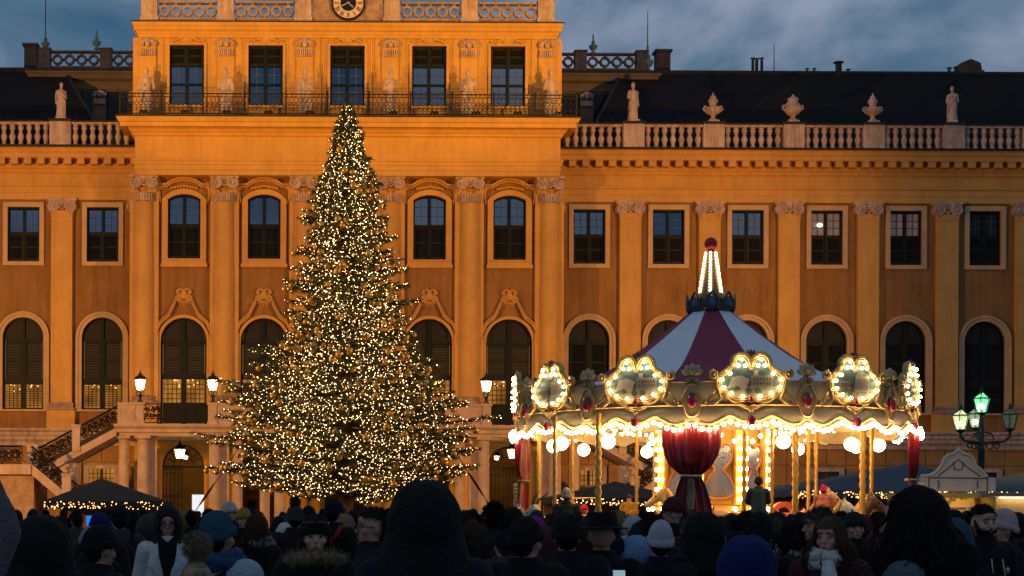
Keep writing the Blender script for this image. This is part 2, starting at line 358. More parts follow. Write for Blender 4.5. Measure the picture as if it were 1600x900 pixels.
# ---- walls of the two wings
def wing(side):
    n = 9 if side > 0 else NL
    wl = MB()
    for k in range(n):
        c = side*wing_win[k]; x0, x1 = (side*wing_pil[k], side*wing_pil[k+1]); x0, x1 = min(x0, x1), max(x0, x1)
        rectw = (c, 1.82, zW(412), zW(327), zW(327)); archw = (c, 2.34, zW(643), zW(499)-1.17, zW(499))
        wall_bay(wl, x0, x1, zW(674), zW(300), [rectw, archw], DW)
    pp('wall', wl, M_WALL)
    xa, xb = (11.6, wing_pil[n]) if side > 0 else (-wing_pil[n], -11.6)
    mc = MB()
    # architrave, frieze and cornice in one run
    mc.course(xa, xb, DW, DW+3, [(.03, zW(316)), (.20, zW(316)), (.20, zW(306)), (.24, zW(305)), (.24, zW(297)), (.34, zW(295)), (.34, zW(292)), (.16, zW(291.5)), (.16, zW(276)),
                                 (.30, zW(273)), (.30, zW(270)), (.42, zW(267)), (.42, zW(265)), (.46, zW(264.9)), (.46, zW(255.5))])
    mc.course(xa, xb, DW, DW+3, [(.50, zW(255.4)), (1.00, zW(255)), (1.00, zW(249)), (1.12, zW(246)), (1.12, zW(243)), (1.25, zW(240))])
    pp('cornice', mc, M_PIL)
    ld = MB(); ld.course(xa, xb, DW, DW+3, [(1.29, zW(240)-.02), (1.33, zW(237.5)), (.85, zW(235.5)), (.85, zW(233.5))]); pp('lead_gutter', ld, M_LEAD)
    # modillions under the cornice
    nm = int((xb - xa)/.752); mm = MB().box(-.19, .19, -.50, 0, 0, .30).box(-.22, .22, -.53, 0, .301, .345).mesh('modillion', M_PIL)
    for i in range(nm):
        obj('modillion', mm, PAL, (xa + .4 + i*.752, DW-.44, zW(264.5)))
    # pedestal zone, ledge and rusticated base
    pl = MB(); pl.course(xa, xb, DW, DW+2, [(.30, zW(700)), (.30, zW(694)), (.42, zW(690)), (.42, zW(686)), (.50, zW(683)), (.50, zW(679)), (.62, zW(676)), (.62, zW(673)), (.05, zW(672))]); pp('ledge', pl, M_STONE)
    zlo = zW(849)-.1; rows = [zlo, zW(818), zW(788), zW(757), zW(725), zW(699.5)]
    bb = MB(); bb.box(xa, xb, DW+.02, DW+1.0, zlo, zW(699)); pp('base_wall', bb, M_DIRT)
    for k in range(n):
        c = side*wing_win[k]
        for r in range(5):
            z0, z1 = rows[r]+.02, rows[r+1]-.02
            off = 0 if r % 2 else .56
            for j in range(4):
                bx0 = c-2.255+1.1275*j+off*0+.02; bx1 = bx0+1.0875
                if r == 3 and j in (1, 2): continue
                obj('stone_block', MB().box(bx0, bx1, DW-.16, DW+.1, z0, z1), PAL, mats=M_WALL2)
    for k in range(n):
        c = side*wing_win[k]; z0, z1 = zW(757), zW(735)
        wn = obj('basement_window', None, PAL, (c, DW-.1, z0))
        f = MB(); f.box(-1.0, -.72, -.1, .1, -.02, z1-z0+.2); f.box(.72, 1.0, -.1, .1, -.02, z1-z0+.2); f.box(-.72, .72, -.1, .1, z1-z0, z1-z0+.2); obj('surround', f, wn, mats=M_STONE)
        lit = (side < 0 and k == 0) or (side > 0 and k in (0,))
        g = MB(); g.box(-.72, .72, .08, .1, 0, z1-z0); obj('pane', g, wn, mats=WARM[0] if lit else M_GLASS_D)
        b = MB()
        for i in range(1, 6): b.box(-.72+.24*i-.02, -.72+.24*i+.02, .02, .06, 0, z1-z0)
        for j in (.33, .66): b.box(-.72, .72, .03, .05, (z1-z0)*j-.02, (z1-z0)*j+.02)
        b.box(-.08, .08, .0, .07, 0, z1-z0); obj('window_grille', b, wn, mats=M_IRON)
    # pilasters
    for k in range(n+1):
        x = side*wing_pil[k]
        pilaster(x, k)
    # window surrounds and arch mouldings
    for k in range(n):
        c = side*wing_win[k]
        s = MB(); z0, z1 = zW(418.2), zW(319.5); a = 1.17
        s.box(-a, -.91, -.12, .02, z0, z1); s.box(.91, a, -.12, .02, z0, z1); s.box(-.91, .91, -.118, .02, zW(327), z1); s.box(-.91, .91, -.118, .02, z0, zW(412))
        obj('window_surround', s, PAL, (c, DW, 0), M_STONE2)
        s = MB(); zc = zW(499)-1.17
        s.annulus((0,0,zc), 1.17, 1.36, -.10, .02, 24, 0, PI); s.annulus((0,0,zc), 1.36, 1.50, -.17, .02, 24, 0, PI)
        for q in (-1, 1): s.box(min(q*1.17, q*1.36), max(q*1.17, q*1.36), -.10, .02, zW(643), zc); s.box(min(q*1.36, q*1.5), max(q*1.36, q*1.5), -.17, .02, zW(643), zc)
        s.box(-1.5, 1.5, -.2, .02, zW(646), zW(643))
        obj('arch_surround', s, PAL, (c, DW, 0), M_STONE2, smooth=35)
M_WALL2 = mat('ochre_rustication', (.36, .19, .055), .9, var=.2, vscale=.8, bump=.2, bscale=10)
M_STONE2 = mat('cream_window_trim', (.54, .365, .19), .85, var=.14, vscale=1.2, bump=.1, bscale=12)

def volute(mb, cx, cz, r, y0, y1, sgn, turns=2.2):
    n = 36; pts = []
    for i in range(n+1):
        t = i/n; a = PI/2 + sgn*2*PI*turns*t; rr = r*(1-.82*t); pts.append((cx + rr*math.cos(a), (y0), cz + rr*math.sin(a)))
    mb.tube(pts, [r*.22*(1-.6*i/n) for i in range(n+1)], 5)
    mb.annulus((cx, 0, cz), .001, r*.95, y0+.01, y1, 14); mb.sphere((cx, y0-.02, cz), r*.28, 8, 6)
def ionic_capital(w, h, d, round_col=False):
    """scrolled capital hung with a garland, neck below; origin at its bottom centre on the wall"""
    c = MB(); r = w*.20
    c.box(-w/2, w/2, -d-.06, .02, h-.12, h); c.box(-w/2+.04, w/2-.04, -d-.02, .02, h-.19, h-.121)
    zc = h-.12-r*.95
    for s in (-1, 1): volute(c, s*(w/2-r), zc, r, -d-.03, .0, s)
    c.box(-w/2+r, w/2-r, -d+.03, .0, zc-.02, h-.19)
    for i in range(7):                                    # egg shapes between the scrolls
        x = (-3+i)*(w*.055); c.sphere((x, -d-.01, zc+.08), (w*.022, .05, .07), 6, 5)
    for s in (-1, 1):                                     # leaf drops under each scroll
        for i in range(3): c.sphere((s*(w/2-r*.7-.05*i), -d+.04, zc-r-.02-.07*i), (.07, .06, .08), 6, 5)
    for i in range(-2, 3): c.sphere((i*.09, -d+.02, zc-.06-.10*(2-abs(i))*.5), (.07, .06, .07), 6, 5)
    return c
CAPW = ionic_capital(1.68, .96, .34).mesh('capital', M_STONE, 40)
def pilaster(x, k):
    p = obj('pilaster', None, PAL, (x, DW, 0))
    z0, z1 = zW(632), zW(341)
    s = MB(); s.box(-.60, .60, -.30, .02, z0, z1+.3); s.box(-.64, .64, -.34, .02, z1-.06, z1); obj('shaft', s, p, mats=M_PIL)
    obj('capital', CAPW, p, (0, 0, z1))
    b = MB(); b.course(-.60, .60, -.30, .02, [(.10, zW(645)), (.16, zW(644)), (.16, zW(641)), (.06, zW(638.5)), (.12, zW(636)), (.12, zW(634)), (.003, zW(632))]); obj('base', b, p, mats=M_DIRT)
    d = MB(); d.box(-.80, .80, -.42, .02, zW(673), zW(645)); obj('pedestal', d, p, mats=M_PIL)
wing(1); wing(-1)

# ---- windows of the wings
GL_R = [M_GLASS_C, M_GLASS, M_GLASS_C, None, M_GLASS_P, M_GLASS_D, M_GLASS, M_GLASS, M_GLASS]
lamp_glass = glass('lamplit_window_glass', (.20, .19, .22), .2, emit=(.5, .3, .2), estr=.12)
GL_R[3] = lamp_glass
protos = {}
def place_window(key, loc, *a, z2=None):
    if key in protos: return dup(protos[key], loc, parent=PAL)
    w = window(*a, loc, z2); protos[key] = w; return w
hR = zW(327)-zW(412); hA = zW(499)-zW(643)
for side, n in ((1, 9), (-1, NL)):
    for k in range(n):
        c = side*wing_win[k]
        g = GL_R[k] if side > 0 else M_GLASS
        place_window(('up', g.name), (c, DW, zW(412)), 'window', 1.82, hR, hR, 'upper', g)
        warm = WARM[k % 3] if side < 0 else None
        place_window(('ar', warm and warm.name), (c, DW, zW(643)), 'arched_window', 2.34, hA, hA-1.17, 'arched', warm)
lampball = obj('ceiling_lamp', MB().sphere((0, 0, 0), (.16, .08, .10), 10, 6), PAL, (wing_win[3]-.35, DW+.12, zW(349)), mats=mat('lit_bulb_glass', (1, .9, .7), emit=(1, .75, .5), estr=6))

# ---- central block: wall with openings
bl_col = [-11.32, -6.84, -2.42, 2.42, 6.84, 11.32]
bl_win = [-9.11, -4.63, 0, 4.63, 9.11]
zfl = zv(665, 82)                       # terrace floor
wb = MB(); xs = [-11.85, -6.84, -2.42, 2.42, 6.84, 11.85]
for i, c in enumerate(bl_win):
    wall_bay(wb, xs[i], xs[i+1], zfl-.3, zB(270), [(c, 1.83, zB(407), zB(306)-.28, zB(306)), (c, 2.58, zfl+.05, zB(499)-1.29, zB(499))], 0)
for sx in (-1, 1): wb.add([(sx*11.85,0,0),(sx*11.85,DW+2,0),(sx*11.85,DW+2,zB(270)),(sx*11.85,0,zB(270))], [(0,1,2,3)])
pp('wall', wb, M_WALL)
M_GOLD = mat('golden_yellow_render', (.55, .31, .06), .9, var=.14, vscale=.7, bump=.1, bscale=12)
wg = MB()                               # ground floor with gateway arches
zg = zB(697)
for i, c in enumerate(bl_win): wall_bay(wg, xs[i], xs[i+1], 0, zfl-.3, [(c, 2.35, 0.0, zg-1.175, zg)], -.02, .5)
pp('ground_floor_wall', wg, M_GOLD)
# entablature and balcony cornice
eb = MB(); zE = lambda v: zB(v, -.85)
eb.course(-11.78, 11.78, -.85, 6, [(0, zE(275.5)), (0, zE(268)), (.05, zE(267.5)), (.05, zE(260)), (.10, zE(259.5)), (.10, zE(255.5)), (.17, zE(253)), (.17, zE(251)), (.02, zE(250.5)), (.02, zE(216)),
     (.14, zE(214)), (.14, zE(211)), (.24, zE(209)), (.42, zE(203)), (.44, zB(200, -1.4)), (.78, zB(199.5, -1.6)), (.78, zB(193, -1.6)), (.86, zB(191.5, -1.7)), (.96, zB(185.5, -1.8)), (.96, zB(183, -1.8))])
pp('cornice', eb, M_PIL)
zbal = zB(183, -1.8)
lb = MB(); lb.course(-11.78, 11.78, -.85, 6, [(1.02, zbal-.03), (1.02, zbal+.05), (.9, zbal+.08)]); pp('lead_gutter', lb, M_LEAD)
# the columns, half round on flat strips
CAPB = ionic_capital(1.62, 1.02, .62)
for i in range(13):
    a = PI*i/12; x, y = -.56*math.cos(a), -.62*math.sin(a)
    CAPB.box(x-.05, x+.05, y-.03-.1, y+.05-.1, -.42, -.02)
CAPB.lathe([(.60, -.02), (.64, -.06), (.64, -.10)], 24, (0, -.1, 0), cap=False)
CAPB = CAPB.mesh('capital', M_STONE, 40)
for x in bl_col:
    cl = obj('column', None, PAL, (x, 0, 0)); z0, z1 = zv(620, YB-.6), zv(275.5, YB-.6)
    s = MB(); zc = z1-1.02-.42
    s.lathe([(.555, z0), (.555, z0+2), (.535, z0+6), (.50, zc)], 28, (0, -.10, 0)); obj('shaft', s, cl, mats=M_PIL, smooth=50)
    q = MB(); q.box(-.80, .80, -.22, .02, zfl, z1+.2); obj('pilaster_strip', q, cl, mats=M_PIL)
    obj('capital', CAPB, cl, (0, 0, z1-1.02))
    b = MB(); b.lathe([(.70, z0-.42), (.74, z0-.36), (.74, z0-.28), (.64, z0-.22), (.66, z0-.12), (.70, z0-.06), (.58, z0)], 28, (0, -.10, 0)); b.box(-.84, .84, -.85, .02, z0-.60, z0-.42); obj('base', b, cl, mats=M_DIRT, smooth=40)
    d = MB(); d.box(-.80, .80, -.80, .02, zfl, z0-.602); obj('pedestal', d, cl, mats=M_PIL)
# crowned window surrounds and arches of the block
def scroll_line(mb, pts, r=.05, seg=5): mb.tube(pts, r, seg)
sur = MB(); z0, z1 = zB(418), zB(306)
sur.box(-1.24, -.915, -.13, .02, z0, z1-.28); sur.box(.915, 1.24, -.13, .02, z0, z1-.28); sur.box(-.915, .915, -.128, .02, z0+.12, zB(407)); sur.box(-1.10, 1.10, -.22, .02, zB(407)-.08, zB(407)-.001); sur.box(-1.30, 1.30, -.18, .02, z0-.06, z0+.119)
ar = seg_arch(0, 1.83, z1-.28, z1); ou = seg_arch(0, 2.48, z1-.28, z1+.30)
for (a, b), (c, d) in zip(zip(ar, ar[1:]), zip(ou, ou[1:])): sur.prism([a, b, d, c], -.13, .02)
# pediment: arched hood with garland, ears hanging on both sides
hood = [(-1.42, zB(291)), (-1.0, zB(291)), (-.62, zB(284.5)), (-.25, zB(281.5)), (0, zB(281)), (.25, zB(281.5)), (.62, zB(284.5)), (1.0, zB(291)), (1.42, zB(291))]
sur.tube([(x, -.22, z) for x, z in hood], .07, 6); sur.tube([(x*.97, -.14, z-.12) for x, z in hood], .05, 6)
for i in range(9):
    x = (i-4)*.17; sur.sphere((x, -.16, zB(296)-.03*abs(i-4)+.10), (.10, .09, .08), 6, 5)
for s in (-1, 1):
    sur.tube([(s*(1.36+.06*math.sin(i)), -.10, zB(293)-.24*i) for i in range(5)], [.11, .09, .08, .06, .03], 6)
    volute(sur, s*1.30, zB(295), .13, -.14, 0, s, 1.5)
sur = sur.mesh('window_surround', M_PIL, 40)
arc_b = MB(); zc = zB(499)-1.29
arc_b.annulus((0,0,zc), 1.29, 1.46, -.10, .02, 26, 0, PI)
for q in (-1, 1): arc_b.box(min(q*1.29, q*1.46), max(q*1.29, q*1.46), -.10, .02, zfl, zc); arc_b.box(min(q*1.62, q*1.68), max(q*1.62, q*1.68), -.2, .02, zfl, zc+.1)
zp = zB(468)
for o in (0, .12, .22):
    pts = [(-1.64+o*.3, -.16-o*.3, zc+.1-o), (-1.58+o*.3, -.16-o*.3, zc+.62-o), (-1.30, -.17-o*.3, zc+1.14-o), (-.86, -.18-o*.3, zc+1.50-o), (-.45, -.18-o*.3, zp-.08-o)]
    arc_b.tube(pts, .036, 6); arc_b.tube([(-x, y, z) for x, y, z in pts], .036, 6)
arc_b = arc_b.mesh('arch_surround', M_PIL, 40)
car = MB(); zq = zB(466)                 # cartouche: scrolls, shell and mask over the arch
for s in (-1, 1): volute(car, s*.36, zq-.12, .25, -.30, .0, s, 1.8); volute(car, s*.38, zq+.32, .15, -.26, 0, -s, 1.5); car.tube([(s*.30, -.24, zq+.1), (s*.50, -.26, zq+.30), (s*.34, -.26, zq+.48), (s*.1, -.25, zq+.52)], .07, 6)
car.sphere((0, -.18, zq+.12), (.25, .18, .32), 10, 8); car.sphere((0, -.24, zq+.42), (.16, .1, .12), 8, 6)
for i in range(7): a = PI*(1.12+.126*i); car.tube([(0, -.2, zq-.25), (.62*math.cos(a), -.14, zq-.22+.36*math.sin(a))], [.03, .06], 5)
car = car.mesh('cartouche', M_PIL, 50)
for i, c in enumerate(bl_win):
    obj('window_surround', sur, PAL, (c, 0, 0)); obj('arch_surround', arc_b, PAL, (c, 0, 0)); obj('cartouche', car, PAL, (c, .10, zq*.16), scale=.84)
    place_window('blk_up%d' % (i > 2), (c, 0, zB(407)), 'window', 1.83, zB(306)-zB(407), zB(306)-zB(407)-.28, 'upper', M_GLASS if i < 3 else M_GLASS_C)
    place_window('blk_ar%d' % (i % 3), (c, 0, zfl+.05), 'arched_window', 2.58, zB(499)-zfl-.05, zB(499)-1.29-zfl-.05, 'arched', WARM[i % 3], z2=zB(590)-zfl-.05)
# chandelier sparkle in the lit rooms
rs = random.Random(5)
for c, y, zt in [(x, 0, zB(598)) for x in bl_win] + [(-wing_win[0], DW, zW(604)), (-wing_win[1], DW, zW(604))]:
    ch = MB()
    for sx in (-1, 1):
        for k in range(5): ch.sphere((sx*.52+rs.uniform(-.3, .3), 0, -.22*abs(rs.gauss(0, 1))), .036, 6, 4)
    obj('chandelier', ch, PAL, (c, y+.215, zt+.1), M_SPARK)
# iron gates in the gateways (one leaf stands open on the first)
def gate(c, open_leaf):
    g = obj('gate', None, PAL, (c, .25, 0)); a = 1.17; zs = zg-1.175
    f = MB(); f.box(-a, a, -.05, .05, zs-.12, zs); f.annulus((0,0,zs), 1.06, 1.16, -.05, .05, 20, 0, PI); f.annulus((0,0,zs), .55, .60, -.03, .03, 16, 0, PI)
    for i in range(1, 8): t = PI*i/8; f.tube([(.58*math.cos(t), 0, zs+.58*math.sin(t)), (1.1*math.cos(t), 0, zs+1.1*math.sin(t))], .025, 4)
    f.annulus((0,0,zs), .24, .28, -.02, .02, 12, 0, PI)
    obj('transom', f, g, mats=M_IRON)
    for s in ((-1,) if open_leaf else (-1, 1)):
        lf = MB(); x0, x1 = (-a, -.04) if s < 0 else (.04, a)
        lf.box(x0, x0+.06, -.04, .04, 0, zs-.12); lf.box(x1-.06, x1, -.04, .04, 0, zs-.12)
        for z in (.1, 1.1, 1.35, 2.6, zs-.2): lf.box(x0, x1, -.03, .03, z-.03, z+.03)
        for i in range(1, 5): xx = x0+(x1-x0)*i/5; lf.box(xx-.018, xx+.018, -.02, .02, 0, zs-.12)
        for i in range(5):
            cx = x0+(x1-x0)*(i+.5)/5
            for z in (1.22, 1.62, zs-.45): lf.annulus((cx, 0, z), .07, .10, -.015, .015, 10)
        obj('gate_leaf', lf, g, mats=M_IRON)
    return g
for i, c in enumerate(bl_win): gate(c, i == 0)
ps = MB()                               # the passage behind the gates: pale warm walls under a lamp
for c in bl_win:
    ps.add([(c-1.6,.6,0),(c-1.6,6,0),(c-1.6,6,7),(c-1.6,.6,7)], [(0,1,2,3)]); ps.add([(c+1.6,.6,0),(c+1.6,6,0),(c+1.6,6,7),(c+1.6,.6,7)], [(3,2,1,0)]); ps.add([(c-1.6,6,0),(c+1.6,6,0),(c+1.6,6,7),(c-1.6,6,7)], [(0,1,2,3)])
    ps.box(c-1.45, c-1.15, 4.5, 5, 0, 4.4); ps.box(c+.95, c+1.25, 4.5, 5, 0, 4.4)
pp('passage_wall', ps, M_GOLD)
scr = obj('info_screen', MB().box(-.38, .38, -.05, .05, 0, 1.35), PAL, (bl_win[0]+.78, 1.6, 1.35), mat('lit_white_screen', (.8, .8, .8), emit=(.80, .86, .95), estr=.95))

# ---- attic storey
YA = .35; zA = lambda v: zB(v, YA)
wa = MB(); xsA = [-11.63, -6.85, -2.4, 2.4, 6.85, 11.63]; at_win = [-9.03, -4.6, 0, 4.6, 9.03]
for i, c in enumerate(at_win): wall_bay(wa, xsA[i], xsA[i+1], zbal-.5, zA(56), [(c, 1.94, zA(166.5), zA(72.5), zA(72.5))], YA)
for sx in (-1, 1): wa.add([(sx*11.63,YA,zbal-.5),(sx*11.63,YA+8,zbal-.5),(sx*11.63,YA+8,zA(56)),(sx*11.63,YA,zA(56))], [(0,1,2,3)])
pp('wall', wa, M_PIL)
ca = MB(); ca.course(-11.63, 11.63, YA, YA+8, [(.14, zA(62)), (.14, zA(58)), (.20, zA(56)), (.24, zA(53)), (.36, zA(51.5)), (.36, zA(46)), (.42, zA(45)), (.46, zA(41)), (.46, zA(39.5))]); pp('cornice', ca, M_PIL)
la = MB(); la.course(-11.63, 11.63, YA, YA+8, [(.5, zA(39.5)-.02), (.5, zA(38.3)), (.2, zA(37.5))]); pp('lead_gutter', la, M_LEAD)
asur = MB(); z0, z1 = zA(166.5), zA(72.5)
for s in (-1, 1): asur.box(min(s*.97, s*1.12), max(s*.97, s*1.12), -.07, .02, z0-.5, z1); asur.box(min(s*1.3, s*1.4), max(s*1.3, s*1.4), -.05, .02, z0-.5, z1+.3)
asur.box(-1.12, 1.12, -.069, .02, z1, z1+.12); asur.box(-1.1, 1.1, -.14, .02, z0-.14, z0-.001)
ht = zA(66)
for s in (-1, 1):
    asur.tube([(s*.22, -.1, ht+.14), (s*.5, -.1, ht+.06), (s*.8, -.1, ht-.06), (s*.98, -.1, ht-.02), (s*1.0, -.1, ht+.06)], [.07, .06, .05, .05, .03], 6)
    asur.tube([(s*.2, -.09, ht-.03), (s*.55, -.09, ht-.1), (s*.75, -.09, ht-.16)], .035, 5)
asur.sphere((0, -.06, ht+.10), (.24, .10, .20), 10, 7); asur.annulus((0, 0, ht+.10), .22, .30, -.12, 0, 14); asur.tube([(-.2, -.1, ht+.36), (0, -.12, ht+.42), (.2, -.1, ht+.36)], .05, 5)
asur = asur.mesh('window_surround', M_PIL, 40)
trophy = MB()                            # carved capital block with hanging drops under it
for s in (-1, 1): volute(trophy, s*.34, .62, .15, -.20, 0, s, 1.5)
for i in range(5): trophy.sphere(((i-2)*.13, -.17, .86-.05*abs(i-2)), (.10, .08, .11), 6, 5)
trophy.sphere((0, -.16, .62), (.16, .12, .2), 8, 6); trophy.box(-.42, .42, -.12, .02, .02, .34)
for i in range(7): trophy.box(-.40+.12*i, -.34+.12*i, -.17, -.1, .04, .33)
for i in range(9): trophy.sphere(((i-4)*.1, -.13, .0), (.05, .05, .06), 5, 4)
trophy = trophy.mesh('capital', M_STONE, 40)
at_pil = [-11.2, -6.82, -2.4, 2.4, 6.82, 11.2]
for i, c in enumerate(at_win):
    obj('window_surround', asur, PAL, (c, YA, 0))
    place_window('attic%d' % (i > 2), (c, YA, z0), 'window', 1.94, z1-z0, z1-z0, 'attic', M_GLASS if i < 3 else M_GLASS_C)
for x in at_pil:
    s = MB(); s.box(-.46, .46, -.16, .02, zbal-.3, zA(64)); s.box(-.85, .85, -.06, .02, zbal-.3, zA(62))
    p = obj('pilaster', s, PAL, (x, YA, 0), M_PIL); obj('capital', trophy, p, (0, -.10, zA(90)))
# ---- attic roof balustrade with ringed panels, and the clock
zr0, zr1 = zA(37.5), zA(4)
ring_mesh = MB().annulus((0,0,0), .20, .335, -.11, .11, 18).box(-.07, .07, -.09, .09, .33, .44).box(-.07, .07, -.09, .09, -.44, -.33).box(.33, .40, -.09, .09, -.07, .07).box(-.40, -.33, -.09, .09, -.07, .07).mesh('ring', M_DIRT, 40)
def ring_panel(x0, x1, y, z0, z1, parent=PAL, m=M_DIRT):
    b = obj('balustrade', MB().box(x0, x1, y-.22, y+.22, z0, z0+.27).box(x0, x1, y-.20, y+.20, z1-.10, z1), parent, mats=m)
    n = max(1, int((x1-x0)/.655)); zc = (z0+.27+z1-.10)/2; sc = (z1-.10-z0-.27)/.88
    for i in range(n): recolor(obj('ring', ring_mesh, b, (x0+(x1-x0)*(i+.5)/n, y, zc), scale=(sc, 1, sc)), m)
    for i in range(n+1): pass
pier = lambda x0, x1, y, z0, z1, m=M_STONE: obj('pier', MB().box(x0, x1, y-.30, y+.30, z0+.27, z1+.06).box(x0-.06, x1+.06, y-.34, y+.34, z0, z0+.269).box(x0-.05, x1+.05, y-.34, y+.34, z1+.061, z1+.15), PAL, mats=m)
prs = [(-11.6, -10.7), (-7.3, -6.4), (-2.95, -2.05), (2.05, 2.95), (6.4, 7.3), (10.7, 11.6)]
yr = YA + .15
for x0, x1 in prs: pier(x0, x1, yr, zr0, zr1)
for (a, b), (c, d) in zip(prs, prs[1:]):
    if b < 0 and c > 0: continue
    ring_panel(b+.06, c-.06, yr, zr0, zr1)
cp = MB(); cp.box(-2.0, 2.0, yr-.2, yr+.3, zr0, zr1+2.0)
for s in (-1, 1): x0, x1 = sorted((s*1.0, s*1.85)); cp.box(x0, x1, yr-.23, yr-.1, zr0+.32, zr1-.15)
pp('clock_pedestal', cp, M_DIRT)
clk = obj('clock', None, PAL, (0.03, yr-.26, zv(5, YB+.1)))
obj('rim', MB().annulus((0,0,0), .86, .96, -.09, .06, 40), clk, mats=M_IRON, smooth=40)
obj('dial', MB().annulus((0,0,0), .45, .865, -.05, .04, 40), clk, mats=mat('cream_dial', (.70, .52, .38), .6))
obj('dial_centre', MB().annulus((0,0,0), .001, .455, -.03, .04, 32), clk, mats=mat('blue_black_enamel', (.008, .012, .02), .4))
M_NUM = mat('black_numeral', (.01, .01, .01), .6)
rom = ['XII', 'I', 'II', 'III', 'IIII', 'V', 'VI', 'VII', 'VIII', 'IX', 'X', 'XI']
wds = {'I': .05, 'V': .11, 'X': .11}
for i, s in enumerate(rom):
    nm = MB(); tot = sum(wds[ch] for ch in s); x = -tot/2
    for ch in s:
        w = wds[ch]; c0 = x + w/2
        def stroke(xa, za, xb, zb, h=.013): nm.prism([(xa-h, za), (xa+h, za), (xb+h, zb), (xb-h, zb)], -.062, -.051)
        if ch == 'I': stroke(c0, .53, c0, .80)
        elif ch == 'V': stroke(c0-.035, .80, c0, .53); nm.prism([(c0-.006, .53), (c0+.006, .53), (c0+.041, .80), (c0+.029, .80)], -.0645, -.0625)
        else: stroke(c0-.035, .80, c0+.035, .53); nm.prism([(c0-.041, .53), (c0-.029, .53), (c0+.041, .80), (c0+.029, .80)], -.0645, -.0625)
        x += w
    obj('numeral', nm, clk, mats=M_NUM, rot=(0, 2*PI*i/12, 0))
M_HAND = mat('gilded_hand', (.55, .42, .16), .35, .6)
obj('hour_hand', MB().prism([(-.03, -.1), (.03, -.1), (.05, .32), (0, .42), (-.05, .32)], -.085, -.07), clk, mats=M_HAND, rot=(0, rad(132), 0))
obj('minute_hand', MB().prism([(-.02, -.1), (.02, -.1), (.03, .40), (0, .52), (-.03, .40)], -.105, -.09), clk, mats=mat('pale_hand', (.45, .42, .38), .5), rot=(0, rad(245), 0))
# ---- balcony railing in front of the attic
yb = -1.72; z0, z1 = zbal+.10, zv(147.5, YB+yb)
rl = obj('balcony_railing', MB().box(-12.6, 12.6, yb-.035, yb+.035, z1-.05, z1).box(-12.6, 12.6, yb-.03, yb+.03, z0+.02, z0+.07).box(-12.6, 12.6, yb-.02, yb+.02, z1-.22, z1-.19), PAL, mats=M_IRON)
pm = MB().box(-.04, .04, -.045, .045, 0, z1-z0+.06).sphere((0, 0, z1-z0+.1), .055, 8, 6).mesh('post', M_IRON)
npost = 11
for i in range(npost+1): obj('post', pm, rl, (-12.55+25.1*i/npost, yb, z0))
sm = MB(); hh = z1-z0
for i in range(9):
    x = .13 + i*.25; r = .115
    sm.annulus((x, 0, hh*.52), r-.028, r, -.012, .012, 10); sm.annulus((x+.125, 0, hh*.26), .085, .11, -.012, .012, 10)
    sm.box(x-.012, x+.012, -.012, .012, .05, hh*.52-r); sm.box(x-.012, x+.012, -.012, .012, hh*.52+r, hh-.2)
    sm.annulus((x+.125, 0, hh-.125), .055, .075, -.01, .01, 8)
for i in range(5): sm.sphere((1.08+.09*i, -.05, .12+.05*(i % 2)), (.07, .05, .08), 6, 4)
sm = sm.mesh('scroll_panel', M_IRON)
for i in range(npost): obj('scroll_panel', sm, rl, (-12.5+25.1*i/npost, yb, z0))

# ---- wing balustrades: piers with panels of turned balusters
zb0, zb1 = zW(233.5, .75), zW(193, .75); yw = .78
bal = MB().lathe([(.135, 0), (.135, .12), (.085, .16), (.13, .30), (.175, .46), (.165, .56), (.10, .70), (.085, .76), (.13, .80), (.10, .84), (.16, .95), (.165, 1.0), (.135, 1.06), (.135, 1.18)], 10).mesh('baluster', M_STONE, 50)
hb = zb1 - .17 - (zb0 + .12)
def balusters(x0, x1):
    b = obj('balustrade', MB().box(x0, x1, yw-.2, yw+.2, zb0, zb0+.12).box(x0, x1, yw-.2, yw+.2, zb1-.17, zb1-.06), PAL, mats=M_STONE)
    obj('coping', MB().box(x0, x1, yw-.26, yw+.26, zb1-.058, zb1+.02), b, mats=M_LEAD)
    n = max(2, round((x1-x0)/.455))
    for i in range(n): obj('baluster', bal, b, (x0+(x1-x0)*(i+.5)/n, yw, zb0+.12), scale=(1, 1, hb/1.18))
def wpier(x): obj('pier', MB().box(x-.59, x+.59, yw-.30, yw+.3, zb0, zb1-.04), PAL, mats=M_STONE); obj('pier_cap', MB().box(x-.66, x+.66, yw-.36, yw+.36, zb1-.038, zb1+.10), PAL, mats=M_LEAD)
R_P = wing_pil[1:]; L_P = [-p for p in wing_pil[1:NL+1]]
for side, pl_ in ((1, R_P), (-1, [-p for p in L_P])):
    prev = 12.2
    for p in pl_:
        wpier(side*p); a, b = sorted((side*(prev), side*(p-.6))); balusters(a, b); prev = p+.6

